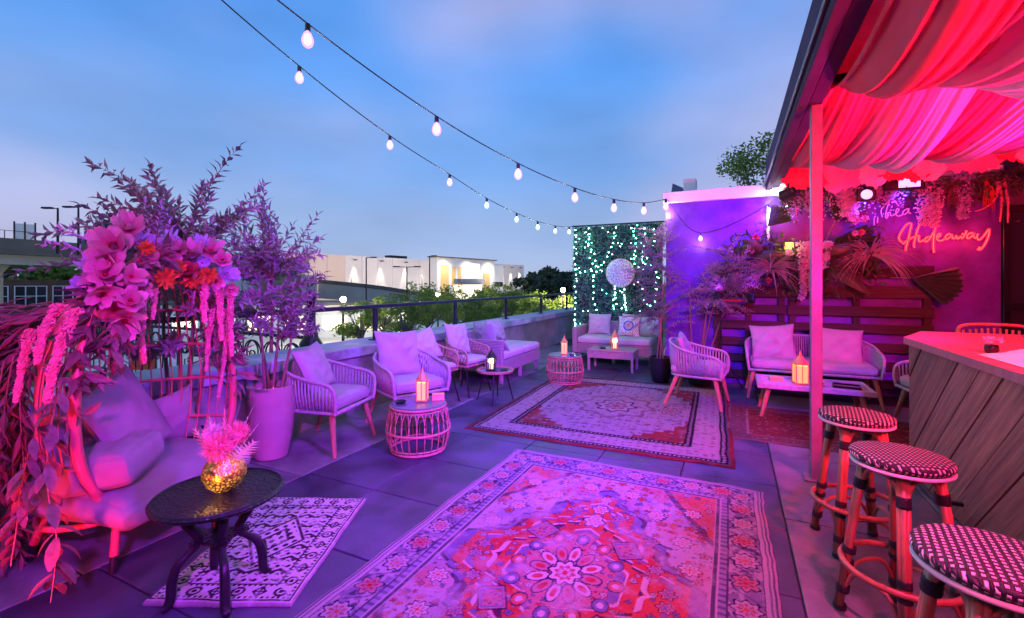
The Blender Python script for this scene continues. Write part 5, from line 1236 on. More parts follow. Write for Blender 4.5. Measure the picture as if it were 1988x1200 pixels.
for k in range(31):
    ph=-PI/2+PI*(k+.5)/31
    pts=[esurf(ph,z) for z in [ZB+.02+(ZT-.06-ZB)*j/16 for j in range(17)]]; b.tube(pts,.0048,5)
b.build('cage_bars','egg_frame',egg,smooth=True)
for z in (.30,.58,.84,1.08,1.32):
    MB().tube([esurf(-PI/2+PI*k/28,z) for k in range(29)],.010,7).build('cage_rail','egg_frame',egg,smooth=True)
for ph in (-.72,.35): MB().tube([esurf(ph,ZB+.02+(ZT-.05-ZB)*j/14) for j in range(15)],.017,8).build('back_post','egg_frame',egg,smooth=True)
MB().tube([(.0,.34*math.sin(2*PI*k/32)*1.3,.245) if False else (-.26+.30*math.cos(2*PI*k/32),.42*math.sin(2*PI*k/32),.245) for k in range(32)],.016,7,closed=True).build('base_ring','egg_frame',egg,smooth=True)
for (x_,y_) in ((.02,-.30),(.02,.30),(-.45,-.28),(-.45,.28)):
    lg=MB().tube([(x_*1.15+.01,y_*1.1,.085),(x_,y_,.26)],.021,10).build('leg','egg_frame',egg,smooth='auto')
    MB().tube([(x_*1.19+.013,y_*1.13,0),(x_*1.15+.01,y_*1.1,.086)],.018,10).build('foot','black_metal',lg,smooth='auto')
# thick seat cushion with a rounded front that rolls over the hoop
m=rbox(.82,.86,.15,.06,puff=.03,c=(0,0,0),seed=12,wr=.006)
vs=[]
for (x_,y_,z_) in m.v:
    f=1-.30*max(0,(-x_-.05)/.37)**2; dz=-.05*max(0,(x_-.15)/.27)**2; vs.append((x_-.20,y_*f,z_+.36+dz))
m.v=vs; m.build('seat_cushion','pillow_sand',egg,smooth=True)
def eloc(x,y,z): c_,s_=math.cos(EA),math.sin(EA); return (EC.x+c_*x-s_*y,EC.y+s_*x+c_*y,z)
pillow(eloc(-.20,-.06,.70),EA+R(20),R(24),.56,.54,.15,'pillow_taupe','mauve square pillow leaning in the egg chair',21,roll=R(12),wr=.004)
pillow(eloc(-.40,.22,.60),EA+R(-14),R(22),.70,.38,.17,'pillow_taupe','long sagging back pillow in the egg chair behind the vase',22,slump=.30,wr=.007)
pillow(eloc(-.44,-.12,.62),EA+R(20),R(18),.56,.44,.16,'pillow_sand','pillow against the back bars of the egg chair',23,wr=.005)
o=rbox(.34,.36,.17,.04,puff=.02,seed=30,wr=.008).build('box_cushion','pillow_sand',None,smooth=True,label='boxy creased cushion at the near side of the egg chair',cat='cushion')
o.location=eloc(-.06,-.27,.545); o.rotation_euler=(R(5),R(-8),EA+R(22)); piping(o,.335,.355,.06,.04,mt='pillow_sand'); piping(o,.335,.355,-.06,.04,mt='pillow_sand')
# ================================================================== LEAVES
def leaf4(m,p,d,nrm,L,w,fold=.25,curl=.15):
    d=d.normalized(); s=d.cross(nrm)
    if s.length<1e-4: s=d.orthogonal()
    s.normalize(); u=s.cross(d).normalized()
    b=len(m.v); mid=p+d*L*.5-u*w*fold*.2; tip=p+d*L-u*L*curl
    m.v+=[tuple(p),tuple(p+d*L*.45+s*w*.5+u*w*fold),tuple(tip),tuple(p+d*L*.45-s*w*.5+u*w*fold),tuple(mid)]
    m.f+=[(b,b+1,b+4),(b+1,b+2,b+4),(b+4,b+2,b+3),(b,b+4,b+3)]
def spray(ml,mw,p0,d0,L,droop,n,ll,lw,rr,r0=.006,upleaf=.6,wig=.12):
    p=Vector(p0); d=Vector(d0).normalized(); st=L/12; pts=[p.copy()]
    for k in range(12):
        d=(d+Vector((rr.gauss(0,wig*.4),rr.gauss(0,wig*.4),rr.gauss(0,wig*.3)-droop/12))).normalized(); p=p+d*st; pts.append(p.copy())
    mw.tube(pts,[r0*(1-.85*i/12) for i in range(13)],5)
    for k in range(n):
        f=.15+.85*k/n; i=min(11,int(f*12)); q=pts[i].lerp(pts[i+1],f*12-i); t=(pts[i+1]-pts[i]).normalized()
        a=k*2.4+rr.random(); o=t.orthogonal().normalized(); o=o*math.cos(a)+t.cross(o)*math.sin(a)
        ld=(t*upleaf+o*.8+Vector((0,0,rr.uniform(-.1,.25)))).normalized(); leaf4(ml,q,ld,t,ll*rr.uniform(.65,1.15)*(1-.35*f*f),lw*rr.uniform(.8,1.2),.25,rr.uniform(-.1,.3))
    leaf4(ml,pts[-1],d,Vector((0,0,1)),ll*.7,lw*.8); return pts
def planter(name,label,loc,r,h,mt):
    t=thing(name,label,'pot',loc)
    MB().lathe([(r*.62,0),(r*.70,.01),(r*.88,h*.30),(r*1.0,h*.66),(r*.98,h*.94),(r*.99,h),(r*.90,h),(r*.88,h*.92),(r*.86,h*.86)],36).build('pot_body',mt,t,smooth='auto')
    MB().lathe([(r*.87,h*.88),(r*.5,h*.905),(.001,h*.90)],24).build('soil','soil',t); return t
planter('plant_pot','tall smooth clay pot between the egg chair and the first armchair',(-3.60,2.66,0),.19,.62,'terracotta')
def willow(label,loc,stems,sprays,seed,ll=.115,lw=.030,mat_='leaf_olive',name='olive_tree',sl=.5,droop=.5,r0=.016,nl=26):
    rr=random.Random(seed); t=thing(name,label,'plant',loc); mw=MB(); ml=MB()
    for (base,top,bend) in stems:
        b0=Vector(base); t0=Vector(top); path=cr_path([b0,b0.lerp(t0,.35)+Vector(bend)*.6,b0.lerp(t0,.7)+Vector(bend),t0],5)
        mw.tube(path,[r0*(1-.6*i/(len(path)-1)) for i in range(len(path))],7)
    for (p,d,L,dr) in sprays: spray(ml,mw,p,d,L,dr,nl,ll,lw,rr)
    mw.build('stems','bark',t,smooth=True); ml.build('foliage',mat_,t); return t
rr=random.Random(3)
sp=[]; tops=[((.02,.0,.56),(.05,.03,1.25),(.02,.0,0)),((-.05,.03,.56),(-.12,-.05,1.2),(-.03,.02,0)),((.0,-.06,.56),(.02,-.10,1.05),(.03,-.02,0)),((.07,.04,.56),(.12,.10,1.15),(.0,.03,0))]
for k in range(52):
    a=rr.uniform(0,6.28); z=rr.uniform(.95,1.75); q=rr.uniform(0,.10); sp.append(((q*math.cos(a),q*math.sin(a),z),(math.cos(a)*.75,math.sin(a)*.75,rr.uniform(.2,1.2)),rr.uniform(.25,.52),rr.uniform(.2,.8)))
for k in range(10): sp.append(((0,0,1.5),(rr.uniform(-.45,.45),rr.uniform(-.45,.45),1),rr.uniform(.5,.9),.3))
willow('olive leafed shrub growing from the clay pot',(-3.60,2.66,0),tops+[((0,0,.9),(0,0,1.9),(.02,0,0))],sp,5)
for k in range(1):
    gl=MB()
    for q in range(60):
        a=rr.uniform(0,6.28); r_=rr.uniform(.02,.14); c_=Vector((r_*math.cos(a),r_*math.sin(a),.565)); d=Vector((rr.gauss(0,1),rr.gauss(0,1),abs(rr.gauss(0,1)))).normalized(); e=d.orthogonal().normalized()*.012
        gl.add([c_,c_+d*.02+e,c_+d*.045,c_+d*.02-e],[(0,1,2,3)])
    gl.build('pot_filler','gold',None,loc=(-3.60,2.66,0),label='shimmering golden filler on the soil of the clay pot',cat='filler')
planter('plant_pot','dark round pot hidden behind the egg chair',(-3.66,1.98,0),.17,.40,'dark_metal')
sp=[]
LFT=Vector((-.90,-.43,0))
for k in range(46):
    f=rr.uniform(-.5,1.15); z=rr.uniform(1.25,1.75); d=LFT*f*1.0+Vector((rr.uniform(-.15,.35),rr.uniform(-.3,.3),rr.uniform(.75,1.5)))
    sp.append(((rr.uniform(-.05,.05),rr.uniform(-.05,.05),z),tuple(d),rr.uniform(.5,1.0),rr.uniform(.7,1.5)))
for k in range(26):
    a=rr.uniform(0,6.28); sp.append(((.08*math.cos(a),.08*math.sin(a),rr.uniform(.9,1.6)),(math.cos(a),math.sin(a),.5),rr.uniform(.25,.5),.6))
willow('taller willowy shrub arching up behind the flowered egg chair',(-3.66,1.98,0),[((.0,.02,.36),(.0,.05,1.8),(.04,.02,0)),((.05,-.03,.36),(.10,-.10,1.5),(.03,0,0)),((-.04,-.04,.36),(-.08,-.05,1.6),(.0,-.04,0)),((.03,.06,.36),(.16,.10,1.45),(.02,.02,0))],sp,6,ll=.12,lw=.034,nl=38,name='willow_shrub',r0=.018)
# two branchy shrubs in front of the violet wall
sp=[]
for k in range(75):
    a=rr.uniform(0,6.28); z=rr.uniform(1.0,1.9); cx_=.18+.30*(z-1.0); sp.append(((cx_+rr.uniform(-.12,.12),rr.uniform(-.1,.1),z),(math.cos(a)+.25,math.sin(a)*.5-.2,rr.uniform(-.1,1.0)),rr.uniform(.25,.55),rr.uniform(.4,1.2)))
willow('branchy shrub arching right in front of the violet wall',(-.42,7.22,0),[((0,0,.3),(.36,0,1.5),(-.06,0,.05)),((.08,0,.3),(.5,-.05,1.35),(-.05,0,.05)),((-.1,0,.3),(-.14,0,1.5),(0,0,0)),((.0,0,.3),(.2,0,1.7),(-.02,0,0))],sp,8,ll=.065,lw=.021,name='branchy_shrub',r0=.014,nl=30)
planter('plant_pot','dark pot behind the armchair under the branchy shrub',(-.42,7.22,0),.20,.38,'dark_metal')
sp=[]
for k in range(80):
    a=rr.uniform(0,6.28); z=rr.uniform(.75,2.2); sp.append(((rr.uniform(-.18,.10),rr.uniform(-.1,.1),z),(math.cos(a)-.35,math.sin(a)*.5-.1,rr.uniform(0,1.0)),rr.uniform(.22,.50),rr.uniform(.4,1.2)))
willow('rosy leafed shrub at the wall corner reaching over the green panel',(-.98,7.25,0),[((0,0,.3),(.0,0,2.2),(.03,0,0)),((.05,0,.3),(-.15,0,1.9),(.02,0,0)),((-.05,0,.3),(.08,0,1.7),(0,0,0))],sp,9,ll=.062,lw=.024,name='corner_shrub',r0=.013,nl=28)
planter('plant_pot','dark pot at the corner of the violet wall',(-.98,7.25,0),.17,.38,'dark_metal')

# ================================================================== FLOWERS ON THE EGG CHAIR
gar=thing('flower_garland','garland of pink magnolias, orange blooms and trailing tassels on the egg chair hoop','flowers',(0,0,0))
def petal_obj(w,L,cup,mt):
    m=MB(); nu,nv=6,6
    for j in range(nv+1):
        for i in range(nu+1):
            u=-1+2*i/nu; v=j/nv; ww=w*math.sin(PI*(.10+.80*v))**.65*(1-.25*v**3); z=cup*L*(v**1.6)+.22*w*u*u*(1-v*.4)
            m.v.append((u*ww, v*L*(1-.25*cup*v), z+.02*L*math.sin(3*u+5*v)))
    for j in range(nv):
        for i in range(nu): a=j*(nu+1)+i; m.f.append((a,a+1,a+nu+2,a+nu+1))
    return m
PMESH={}
def flower(parent,loc,face,size,mt,kind='magnolia',sd=0,name='magnolia'):
    rr=random.Random(sd); q=Vector(face).to_track_quat('Z','Y')
    c=MB(); c.ball((0,0,.06*size),.09*size,1.5,8,6); c.lathe([(.03*size,-.12*size),(.07*size,-.02*size),(.02*size,.02*size)],8)
    f=c.build(name,'petal_deep' if kind=='magnolia' else 'petal_orange',parent,smooth=True); f.location=loc; f.rotation_mode='QUATERNION'; f.rotation_quaternion=q
    rings=((6,.52,.55,.74),(4,.42,1.25,.72)) if kind=='magnolia' else ((10,.5,.3,.46),(9,.42,.7,.44),(7,.32,1.1,.42))
    for ri,(n_,L,cup,w) in enumerate(rings):
        key=(kind,ri,mt)
        for k in range(n_):
            if key not in PMESH:
                o=petal_obj(w*.5,1.0,cup,mt).build('petal',mt,f,smooth=True); PMESH[key]=o.data
            else:
                o=bpy.data.objects.new('petal',PMESH[key]); C.objects.link(o); o.parent=f
            s=L*size*rr.uniform(.9,1.12); o.scale=(s,s,s); o.rotation_euler=(rr.uniform(-.25,.2),rr.uniform(-.15,.15),2*PI*k/n_+ri*.4+rr.uniform(-.12,.12)); o.location=(0,0,.015*ri)
    return f
toC=lambda p:(Vector((0,0,1.5))-Vector(p)).normalized()
fl=[(249,448,2.62,.19,'petal_pink',(-.0,.0,.6)),(223,480,2.48,.25,'petal_pink',(-.1,-.2,.25)),(210,506,2.40,.19,'petal_pink',(.1,-.3,-.1)),(204,536,2.36,.17,'petal_pink',(-.2,.1,.2)),(252,538,2.42,.15,'petal_pink',(.4,.2,.1)),(202,568,2.32,.16,'petal_pink',(.1,.0,-.5)),(252,586,2.40,.16,'petal_pink',(.3,.0,.4)),(243,618,2.36,.18,'petal_pink',(.0,-.1,-.7)),(158,558,2.36,.12,'petal_violet',(-.3,0,.3)),
 (349,488,2.85,.15,'petal_pink',(-.5,0,.3)),(408,490,3.02,.18,'petal_pink',(.1,.2,.5)),(438,532,3.06,.16,'petal_violet',(.5,.3,.1)),(385,478,2.98,.14,'petal_violet',(0,0,.8)),(296,478,2.72,.12,'petal_violet',(.2,0,.6)),(366,526,2.85,.15,'petal_deep',(.2,-.2,.1)),(270,470,2.66,.12,'petal_violet',(.3,.2,.8)),(330,470,2.85,.12,'petal_violet',(-.2,.2,.9)),(180,520,2.42,.12,'petal_violet',(-.6,0,.3)),(232,552,2.44,.11,'petal_deep',(.2,.2,0)),(445,560,3.05,.12,'petal_pink',(.4,.2,-.4)),(285,506,2.64,.14,'petal_pink',(.1,0,.3)),(312,500,2.74,.13,'petal_deep',(-.2,0,.4)),(332,508,2.80,.13,'petal_pink',(.2,0,.1)),(372,492,2.90,.14,'petal_pink',(-.1,.1,.6)),(430,506,3.02,.14,'petal_pink',(.4,.1,.3)),(275,560,2.50,.12,'petal_pink',(.2,0,-.3)),(184,545,2.36,.13,'petal_pink',(-.4,0,.1)),(226,602,2.36,.13,'petal_deep',(-.1,0,-.2)),(392,512,2.95,.12,'petal_violet',(0,0,.2)),(418,545,2.98,.12,'petal_pink',(.2,0,-.3))]
for i,(px,py,d,s,mt_,off) in enumerate(fl):
    p=at(px,py,d); flower(gar,p,toC(p)*.8+Vector(off),s,mt_,'magnolia',i)
for i,(px,py,d,s) in enumerate(((321,540,2.72,.14),(403,534,2.92,.13),(284,482,2.60,.09),(370,545,2.86,.11),(345,520,2.78,.10))):
    p=at(px,py,d); flower(gar,p,toC(p)+Vector((.1,0,-.1)),s,'petal_orange','mum',50+i,'marigold')
# foliage packed behind the blooms, following the hoop
ml=MB(); mw=MB(); rr=random.Random(12)
hp=[Vector(eloc(p.x,p.y,p.z)) for p in resample(cr_path(hoop,2),80)]
for i in range(16,66):
    p=hp[i]
    for k in range(7 if 20<i<62 else 3):
        d=Vector((rr.gauss(.3,.8),rr.gauss(-.1,.8),rr.gauss(.0,.8))).normalized(); leaf4(ml,p+d*.03,d,Vector((rr.gauss(0,1),rr.gauss(0,1),1)).normalized(),rr.uniform(.08,.17),rr.uniform(.03,.055))
ml.build('garland_leaves','leaf_euc',gar)
# violet feathery leaves sticking up left of the blooms
ml=MB(); mw=MB()
for (px,py,d,dx,dz) in ((185,470,2.5,-1.0,.25),(175,490,2.45,-1.0,.05),(300,480,2.7,.1,1.0),(330,480,2.8,.15,1.0),(290,475,2.7,-.1,1.0)):
    p=at(px,py,d); spray(ml,mw,p,(dx*.9,dx*.43,dz+.15),.26,.2,16,.06,.015,rr,.004)
ml.build('feathery_leaves','petal_violet',gar); mw.build('feathery_stems','bark',gar)
# amaranth tassels
def tassel(parent,pts,r,sd,mt='amaranth',nm='amaranth_tassel'):
    rr=random.Random(sd); path=resample(cr_path([Vector(p) for p in pts],8),70); m=MB()
    m.tube(path,[r*.35]*len(path),6)
    for i,p in enumerate(path):
        f=i/69; rad=r*(1.0-.55*f)*(.8+.4*math.sin(f*9+sd)**2)
        for k in range(9):
            a=k*.698+i*.6; d=Vector((math.cos(a),math.sin(a),rr.uniform(-.4,.2))); q=p+d*rad*rr.uniform(.55,1.0); s=r*.28*rr.uniform(.7,1.2)
            b=len(m.v); e=d.normalized(); u_=e.orthogonal().normalized()*s; v_=e.cross(u_).normalized()*s
            m.v+=[tuple(q+e*s),tuple(q+u_),tuple(q+v_),tuple(q-u_),tuple(q-v_)]; m.f+=[(b,b+1,b+2),(b,b+2,b+3),(b,b+3,b+4),(b,b+4,b+1)]
    return m.build(nm,mt,parent)
for i,(pp,r) in enumerate((([(118,590,2.22),(94,625,2.2),(80,660,2.18),(72,705,2.18)],.027),([(146,600,2.2),(124,655,2.18),(104,715,2.16),(92,780,2.15)],.030),([(282,535,2.5),(278,600,2.5),(276,650,2.5),(280,705,2.52)],.020),([(300,560,2.55),(297,620,2.55)],.017),([(400,545,2.92),(396,590,2.92),(398,625,2.92)],.026),([(425,550,3.0),(428,610,3.0),(430,660,3.0)],.026),([(448,555,3.05),(447,620,3.05),(450,690,3.05)],.024),([(412,600,3.0),(405,660,3.0),(400,720,3.0)],.02),([(440,600,3.06),(436,690,3.06),(424,770,3.06)],.018),([(60,640,2.2),(45,700,2.2),(30,780,2.2)],.022))):
    tassel(gar,[at(*q) for q in pp],r,i+1)
# cascade of long dried leaves streaming down the near side
cas=thing('dried_leaf_cascade','cascade of long dried reddish leaves streaming down the near side of the egg chair','dried leaves',(0,0,0))
ml=MB(); mw=MB(); rr=random.Random(21)
for k in range(52):
    px=rr.uniform(40,150); py=rr.uniform(575,640); p=at(px,py,rr.uniform(2.42,2.75))
    d=Vector((-.9,-.43,0))*rr.uniform(.5,1.5)+Vector((rr.uniform(-.1,.25),rr.uniform(-.3,.1),rr.uniform(-.5,.1)))
    spray(ml,mw,p,tuple(d),rr.uniform(.5,1.15),rr.uniform(1.2,2.2),18,.19,.030,rr,.004,1.6,.10)
for k in range(34):
    px=rr.uniform(-60,60); py=rr.uniform(640,900); p=at(px,py,rr.uniform(2.3,2.6)); spray(ml,mw,p,(rr.uniform(-.3,.1),rr.uniform(-.2,.1),-1),rr.uniform(.4,.75),.6,16,.17,.030,rr,.004,1.6,.12)
ml.build('dried_leaves','leaf_dry',cas); mw.build('stems','bark',cas)
# eucalyptus strands with broad leaves
eu=thing('eucalyptus_strand','hanging eucalyptus strand with broad muted leaves on the near hoop','leaves',(0,0,0))
lf=MB(); N_=6
for j in range(N_+1):
    v=j/N_; ww=.5*math.sin(PI*min(.999,.06+.90*v))**.75
    for u in (-1,0,1): lf.v.append((u*ww*.52,0+.0,0) if False else (u*ww*.36,v,.10*(u*u)*ww+.10*math.sin(v*2.5)))
for j in range(N_):
    for i in range(2): a=j*3+i; lf.f.append((a,a+1,a+4,a+3))
proto=None; rr=random.Random(31)
strands=[[(118,740,2.12),(95,850,2.1),(92,950,2.08),(110,1050,2.06),(98,1170,2.04)],[(222,620,2.3),(215,680,2.3),(205,740,2.3)],[(240,610,2.35),(238,660,2.34),(225,720,2.33)],[(40,900,2.1),(35,1000,2.1),(20,1100,2.08)],[(75,820,2.1),(50,900,2.08),(40,960,2.08)]]
for si,st in enumerate(strands):
    path=resample(cr_path([Vector(at(*q)) for q in st],6),40); MB().tube(path,.003,5).build('stem','bark',eu)
    nn=(30,11,11,14,14)[si]
    for k in range(nn):
        p=path[int(2+36*k/nn)]; a=rr.uniform(0,6.28); d=Vector((math.cos(a)*.55,math.sin(a)*.55,-1+rr.uniform(-.1,.5))).normalized()
        if proto is None: o=lf.build('broad_leaf','leaf_euc',eu,smooth=True); proto=o
        else: o=proto.copy(); C.objects.link(o); o.parent=eu
        o.rotation_mode='QUATERNION'; o.rotation_quaternion=d.to_track_quat('Y','Z'); s=rr.uniform(.085,.125)*(1.0 if si else 1.1); o.scale=(s*1.0,s,s); o.location=p

# ================================================================== GREEN PANEL
gp=thing('leafy_green_panel','tall artificial hedge panel hung with mint fairy lights','green wall',(-2.15,9.5,0))
MB().box(-.94,.90,.02,.10,.06,2.70).build('backing','substrate',gp)
ml=MB(); rr=random.Random(41)
for k in range(15000):
    p=Vector((rr.uniform(-.95,.91),rr.uniform(-.05,.03),rr.uniform(.03,2.72))); d=Vector((rr.gauss(0,1),rr.gauss(-.6,.6),rr.gauss(0,1))).normalized(); e=d.orthogonal().normalized(); a=rr.random()*6; e=e*math.cos(a)+d.cross(e)*math.sin(a); s=rr.uniform(.016,.034)
    b=len(ml.v); ml.v+=[tuple(p-d*s),tuple(p+e*s*.55),tuple(p+d*s),tuple(p-e*s*.55)]; ml.f.append((b,b+1,b+2,b+3))
ml.build('foliage','leaf_hedge',gp)
for x_ in (-.90,.86): MB().box(x_-.03,x_+.03,.101,.16,0,2.72).build('frame_post','dark_metal',gp)
MB().box(-1.0,.97,.101,.14,2.73,2.76).build('frame_top','dark_metal',gp)
for x_ in (-.9,.86): MB().box(x_-.04,x_+.04,-.15,.35,0,.04).build('foot','dark_metal',gp)
md=thing('moon_disc','round silvery moon disc hanging on the leafy green panel','wall disc',(-2.06,9.40,1.71))
b=MB(); b.M=Matrix.Rotation(R(90),4,'X'); b.lathe([(.001,-.02),(.275,-.02),(.288,-.012),(.288,.012),(.275,.022),(.15,.03),(.001,.032)],48); b.build('disc','silver_disc',md,smooth='auto')
b=MB(); b.tube([(.291*math.cos(2*PI*k/48),0,.291*math.sin(2*PI*k/48)) for k in range(48)],.010,6,closed=True); b.build('rim','brass',md,smooth=True)
rr=random.Random(51)
def strand(label,pts,n):
    t=thing('fairy_light_strand',label,'fairy lights',(0,0,0),group='mint fairy light strands on the green panel')
    path=resample(cr_path([Vector(p) for p in pts],8),max(9,int(n*.75))*3); path=[p+Vector((rr.gauss(0,.016),0,rr.gauss(0,.012))) for p in path]
    MB().tube(path,.0025,4).build('wire','cable',t); m=MB()
    for i in range(1,len(path),3): m.ball(tuple(path[i]+Vector((0,-.012,0))),.0115,1,6,4)
    m.build('tiny_bulbs','fairy',t); return t
Yf=9.41
def gx(px,py): # position on the panel face
    a=(px-994)/886; A=R(25.7); dd=Yf/(math.cos(A)+a*math.sin(A)); return (dd*(-math.sin(A)+a*math.cos(A)),Yf,1.5+(550-py)/886*dd)
for i,(pl_,n_) in enumerate((([(1116,445),(1118,530),(1116,600),(1118,640),(1117,678)],30),([(1142,440),(1145,480),(1150,530),(1155,590),(1163,640)],24),([(1142,470),(1158,515),(1128,530),(1116,520)],12),([(1197,440),(1190,470),(1178,500),(1160,520),(1152,540)],16),([(1193,555),(1195,580),(1192,600)],6),([(1208,560),(1212,585),(1214,604)],6),([(1272,440),(1268,480),(1255,510),(1275,530),(1272,580),(1266,600)],20),([(1250,440),(1252,490),(1240,520),(1225,500)],14),([(1225,440),(1235,470),(1230,505)],8),([(1116,620),(1125,640),(1118,660)],8))):
    strand('strand of mint fairy lights trailing down the leafy green panel',[gx(*q) for q in pl_],n_)

# loose scatter of single mint lights over the leaves
t=thing('fairy_light_net','net of tiny scattered mint lights over the leafy green panel','fairy lights',(0,0,0)); m=MB()
for k in range(70): m.ball((rr.uniform(-3.05,-1.28),Yf-.01,rr.choice([rr.uniform(.3,2.68),rr.uniform(1.2,2.68)])),rr.uniform(.005,.009),1,6,4)
m.build('tiny_bulbs','fairy',t,kind='stuff')

# ================================================================== PALLETS, SIGNS AND PLANTS ON THE WALL
def pallet(label,x0,x1,zs):
    t=thing('pallet',label,'pallet',(x0,7.56,0),group='dark pallets fixed to the wall')
    for (a,b) in zs: MB().bbox(0,x1-x0,-.055,-.033,a+rnd.uniform(-.005,.005),b,.003).build('slat','pallet_wood',t)
    for xx in (.02,(x1-x0)/2-.04,x1-x0-.10): MB().bbox(xx,xx+.08,-.032,.038,zs[-1][0],zs[0][1],.003).build('stile','pallet_wood',t)
Z_=[(1.56,1.72),(1.30,1.46),(1.06,1.19),(.83,.955),(.59,.71),(.35,.47),(.11,.23)]
pallet('dark stained pallet behind the lamp stand and loveseat',-.25,.70,Z_)
pallet('wide dark stained pallet below the script signs',.715,2.31,Z_)
def script(name,label,strokes,X,Zf,mt,r,y=7.5):
    t=thing(name,label,'sign',(0,0,0))
    for st in strokes:
        path=cr_path([Vector((X(a),y,Zf(b))) for a,b in st],5); MB().tube(path,r,6).build('tube_stroke',mt,t,smooth=True)
    return t
X1=lambda a:1.952+(a-525)/885*.871; Z1=lambda b:1.5+(550-(360+b/5))*.00655
hide=[[(560,545),(535,525),(528,490),(560,430),(600,380),(635,362),(655,378),(640,440),(620,530),(600,600),(598,632)],[(738,385),(715,430),(695,510),(680,570),(687,602)],[(565,562),(640,515),(700,492),(735,488)],[(737,490),(728,520),(738,545),(762,540),(788,522)],[(838,500),(805,508),(788,535),(802,548),(832,528),(865,480),(895,420),(912,345)],[(912,345),(895,420),(880,500),(875,580),(880,655)],[(905,518),(938,498),(945,478),(922,480),(906,512),(925,540),(960,540),(995,520)],[(1052,490),(1020,482),(992,508),(1002,530),(1032,515),(1060,492),(1060,520),(1080,530)],[(1080,530),(1100,500),(1110,530),(1142,508),(1152,528),(1180,490),(1195,455)],[(1150,485),(1200,492)],[(1262,482),(1222,482),(1197,510),(1212,530),(1250,502),(1265,482),(1260,515),(1282,530)],[(1300,490),(1290,520),(1310,545),(1350,515),(1390,462),(1405,456),(1395,520),(1362,590),(1330,630),(1302,636),(1320,612)]]
ns=script('neon_sign','glowing red neon script sign reading Hideaway on the wall',hide,X1,Z1,'neon_red',.0042)
for st in hide: MB().tube(cr_path([Vector((X1(a),7.5,Z1(b))) for a,b in st],5),.0135,8).build('glass_tube','neon_glass',ns,smooth=True)
for a,b in ((600,600),(880,640),(1060,500),(1390,500)): MB().box(X1(a)-.006,X1(a)+.006,7.508,7.6,Z1(b)-.006,Z1(b)+.006).build('standoff','black_metal',ns)
point('lamp_light',(2.10,7.42,2.08),(1,.02,.06),6,.06); point('lamp_light',(2.38,7.42,2.06),(1,.02,.06),6,.06); point('lamp_light',(2.70,7.42,2.06),(1,.02,.06),6,.06)
thea=[[(265,290),(266,365)],[(302,285),(300,345)],[(352,290),(340,220),(380,170),(432,108),(402,200),(385,280),(400,302),(420,262)],[(400,302),(412,252),(435,246),(440,276),(470,276)],[(470,276),(510,250),(526,218),(506,214),(494,255),(515,286),(562,276)],[(622,216),(580,235),(565,264),(590,272),(620,242),(632,216),(626,255),(650,266)],[(682,208),(676,226)],[(742,220),(716,240),(740,266),(746,296),(716,306),(704,290)]]
script('script_sign','unlit pale tube script sign ending in thea\'s above the red neon',thea,X1,Z1,'tube_unlit',.006)
# plants on the wall
def wy(px,py,Y=7.42): a=(px-994)/886; A=R(25.7); dd=Y/(math.cos(A)+a*math.sin(A)); return Vector((dd*(-math.sin(A)+a*math.cos(A)),Y,1.5+(550-py)/886*dd))
def fan_leaf(label,px,py,L,a0,a1,mt='leaf_dark',Y=7.40,tilt=.2):
    p=wy(px,py,Y); t=thing('fan_palm_leaf',label,'palm leaf',tuple(p)); n_=16; m=MB()
    for k in range(n_+1):
        a=R(a0+(a1-a0)*k/n_); y_=-.015 if k%2 else .015; l_=L*(1 if k%2 else .93)*(1-.10*abs(2*k/n_-1))
        m.v+=[(0,0,0),(l_*.55*math.cos(a),-tilt*l_*.4+y_,l_*.55*math.sin(a)),(l_*math.cos(a),-tilt*l_*.5+y_*1.6,l_*math.sin(a))]
    for k in range(n_): b=3*k; m.f+=[(b,b+1,b+4),(b+1,b+2,b+5,b+4)]
    m.build('blade',mt,t); s=MB(); am=R((a0+a1)/2+180); s.tube([(0,.005,0),(L*.35*math.cos(am),.1,L*.35*math.sin(am)-.04)],.007,5); s.build('stalk','bark',t)
fan_leaf('wide pleated fan palm leaf pointing right below the neon sign',1768,540,.52,-48,18)
fan_leaf('dark fan palm leaf above the flower cluster behind the post',1622,428,.42,20,110)
fan_leaf('fan palm leaf lying over the pallet beside the post',1612,470,.50,-25,30)
fan_leaf('dark fan palm leaf near the small warm sconce',1490,440,.34,10,80)
def blade_leaf(label,px,py,L,w,ang,mt='leaf_dark',Y=7.36,curl=.35,nm='banana_leaf'):
    p=wy(px,py,Y); t=thing(nm,label,'leaf',tuple(p)); m=MB(); a=R(ang); n_=10
    for j in range(n_+1):
        v=j/n_; ww=w*math.sin(PI*min(.99,.05+.93*v))**.8; c_=Vector((L*v*math.cos(a),-.10*math.sin(v*2.2),L*v*math.sin(a)-curl*L*v*v)); s_=Vector((-math.sin(a),.35,math.cos(a)))
        for u in (-1,-.5,0,.5,1): m.v.append(tuple(c_+s_*ww*u*.5+Vector((0,.25*ww*abs(u),0))))
    for j in range(n_):
        for i in range(4): q=j*5+i; m.f.append((q,q+1,q+6,q+5))
    m.build('blade',mt,t,smooth=True)
for i,(px,py,L,w,an,lab) in enumerate(((1440,505,.50,.17,70,'broad dark leaf curling over the branchy shrub'),(1462,512,.48,.16,40,'broad dark leaf curling beside the red bloom'),(1480,500,.50,.17,120,'broad glossy leaf rising toward the violet wall'),(1575,500,.52,.18,35,'broad leaf just behind the pale post'),(1660,500,.50,.17,150,'broad leaf over the pallet under the roses'),(1600,520,.52,.17,-20,'broad leaf hanging beside the pale post'))): blade_leaf(lab,px,py,L,w,an)
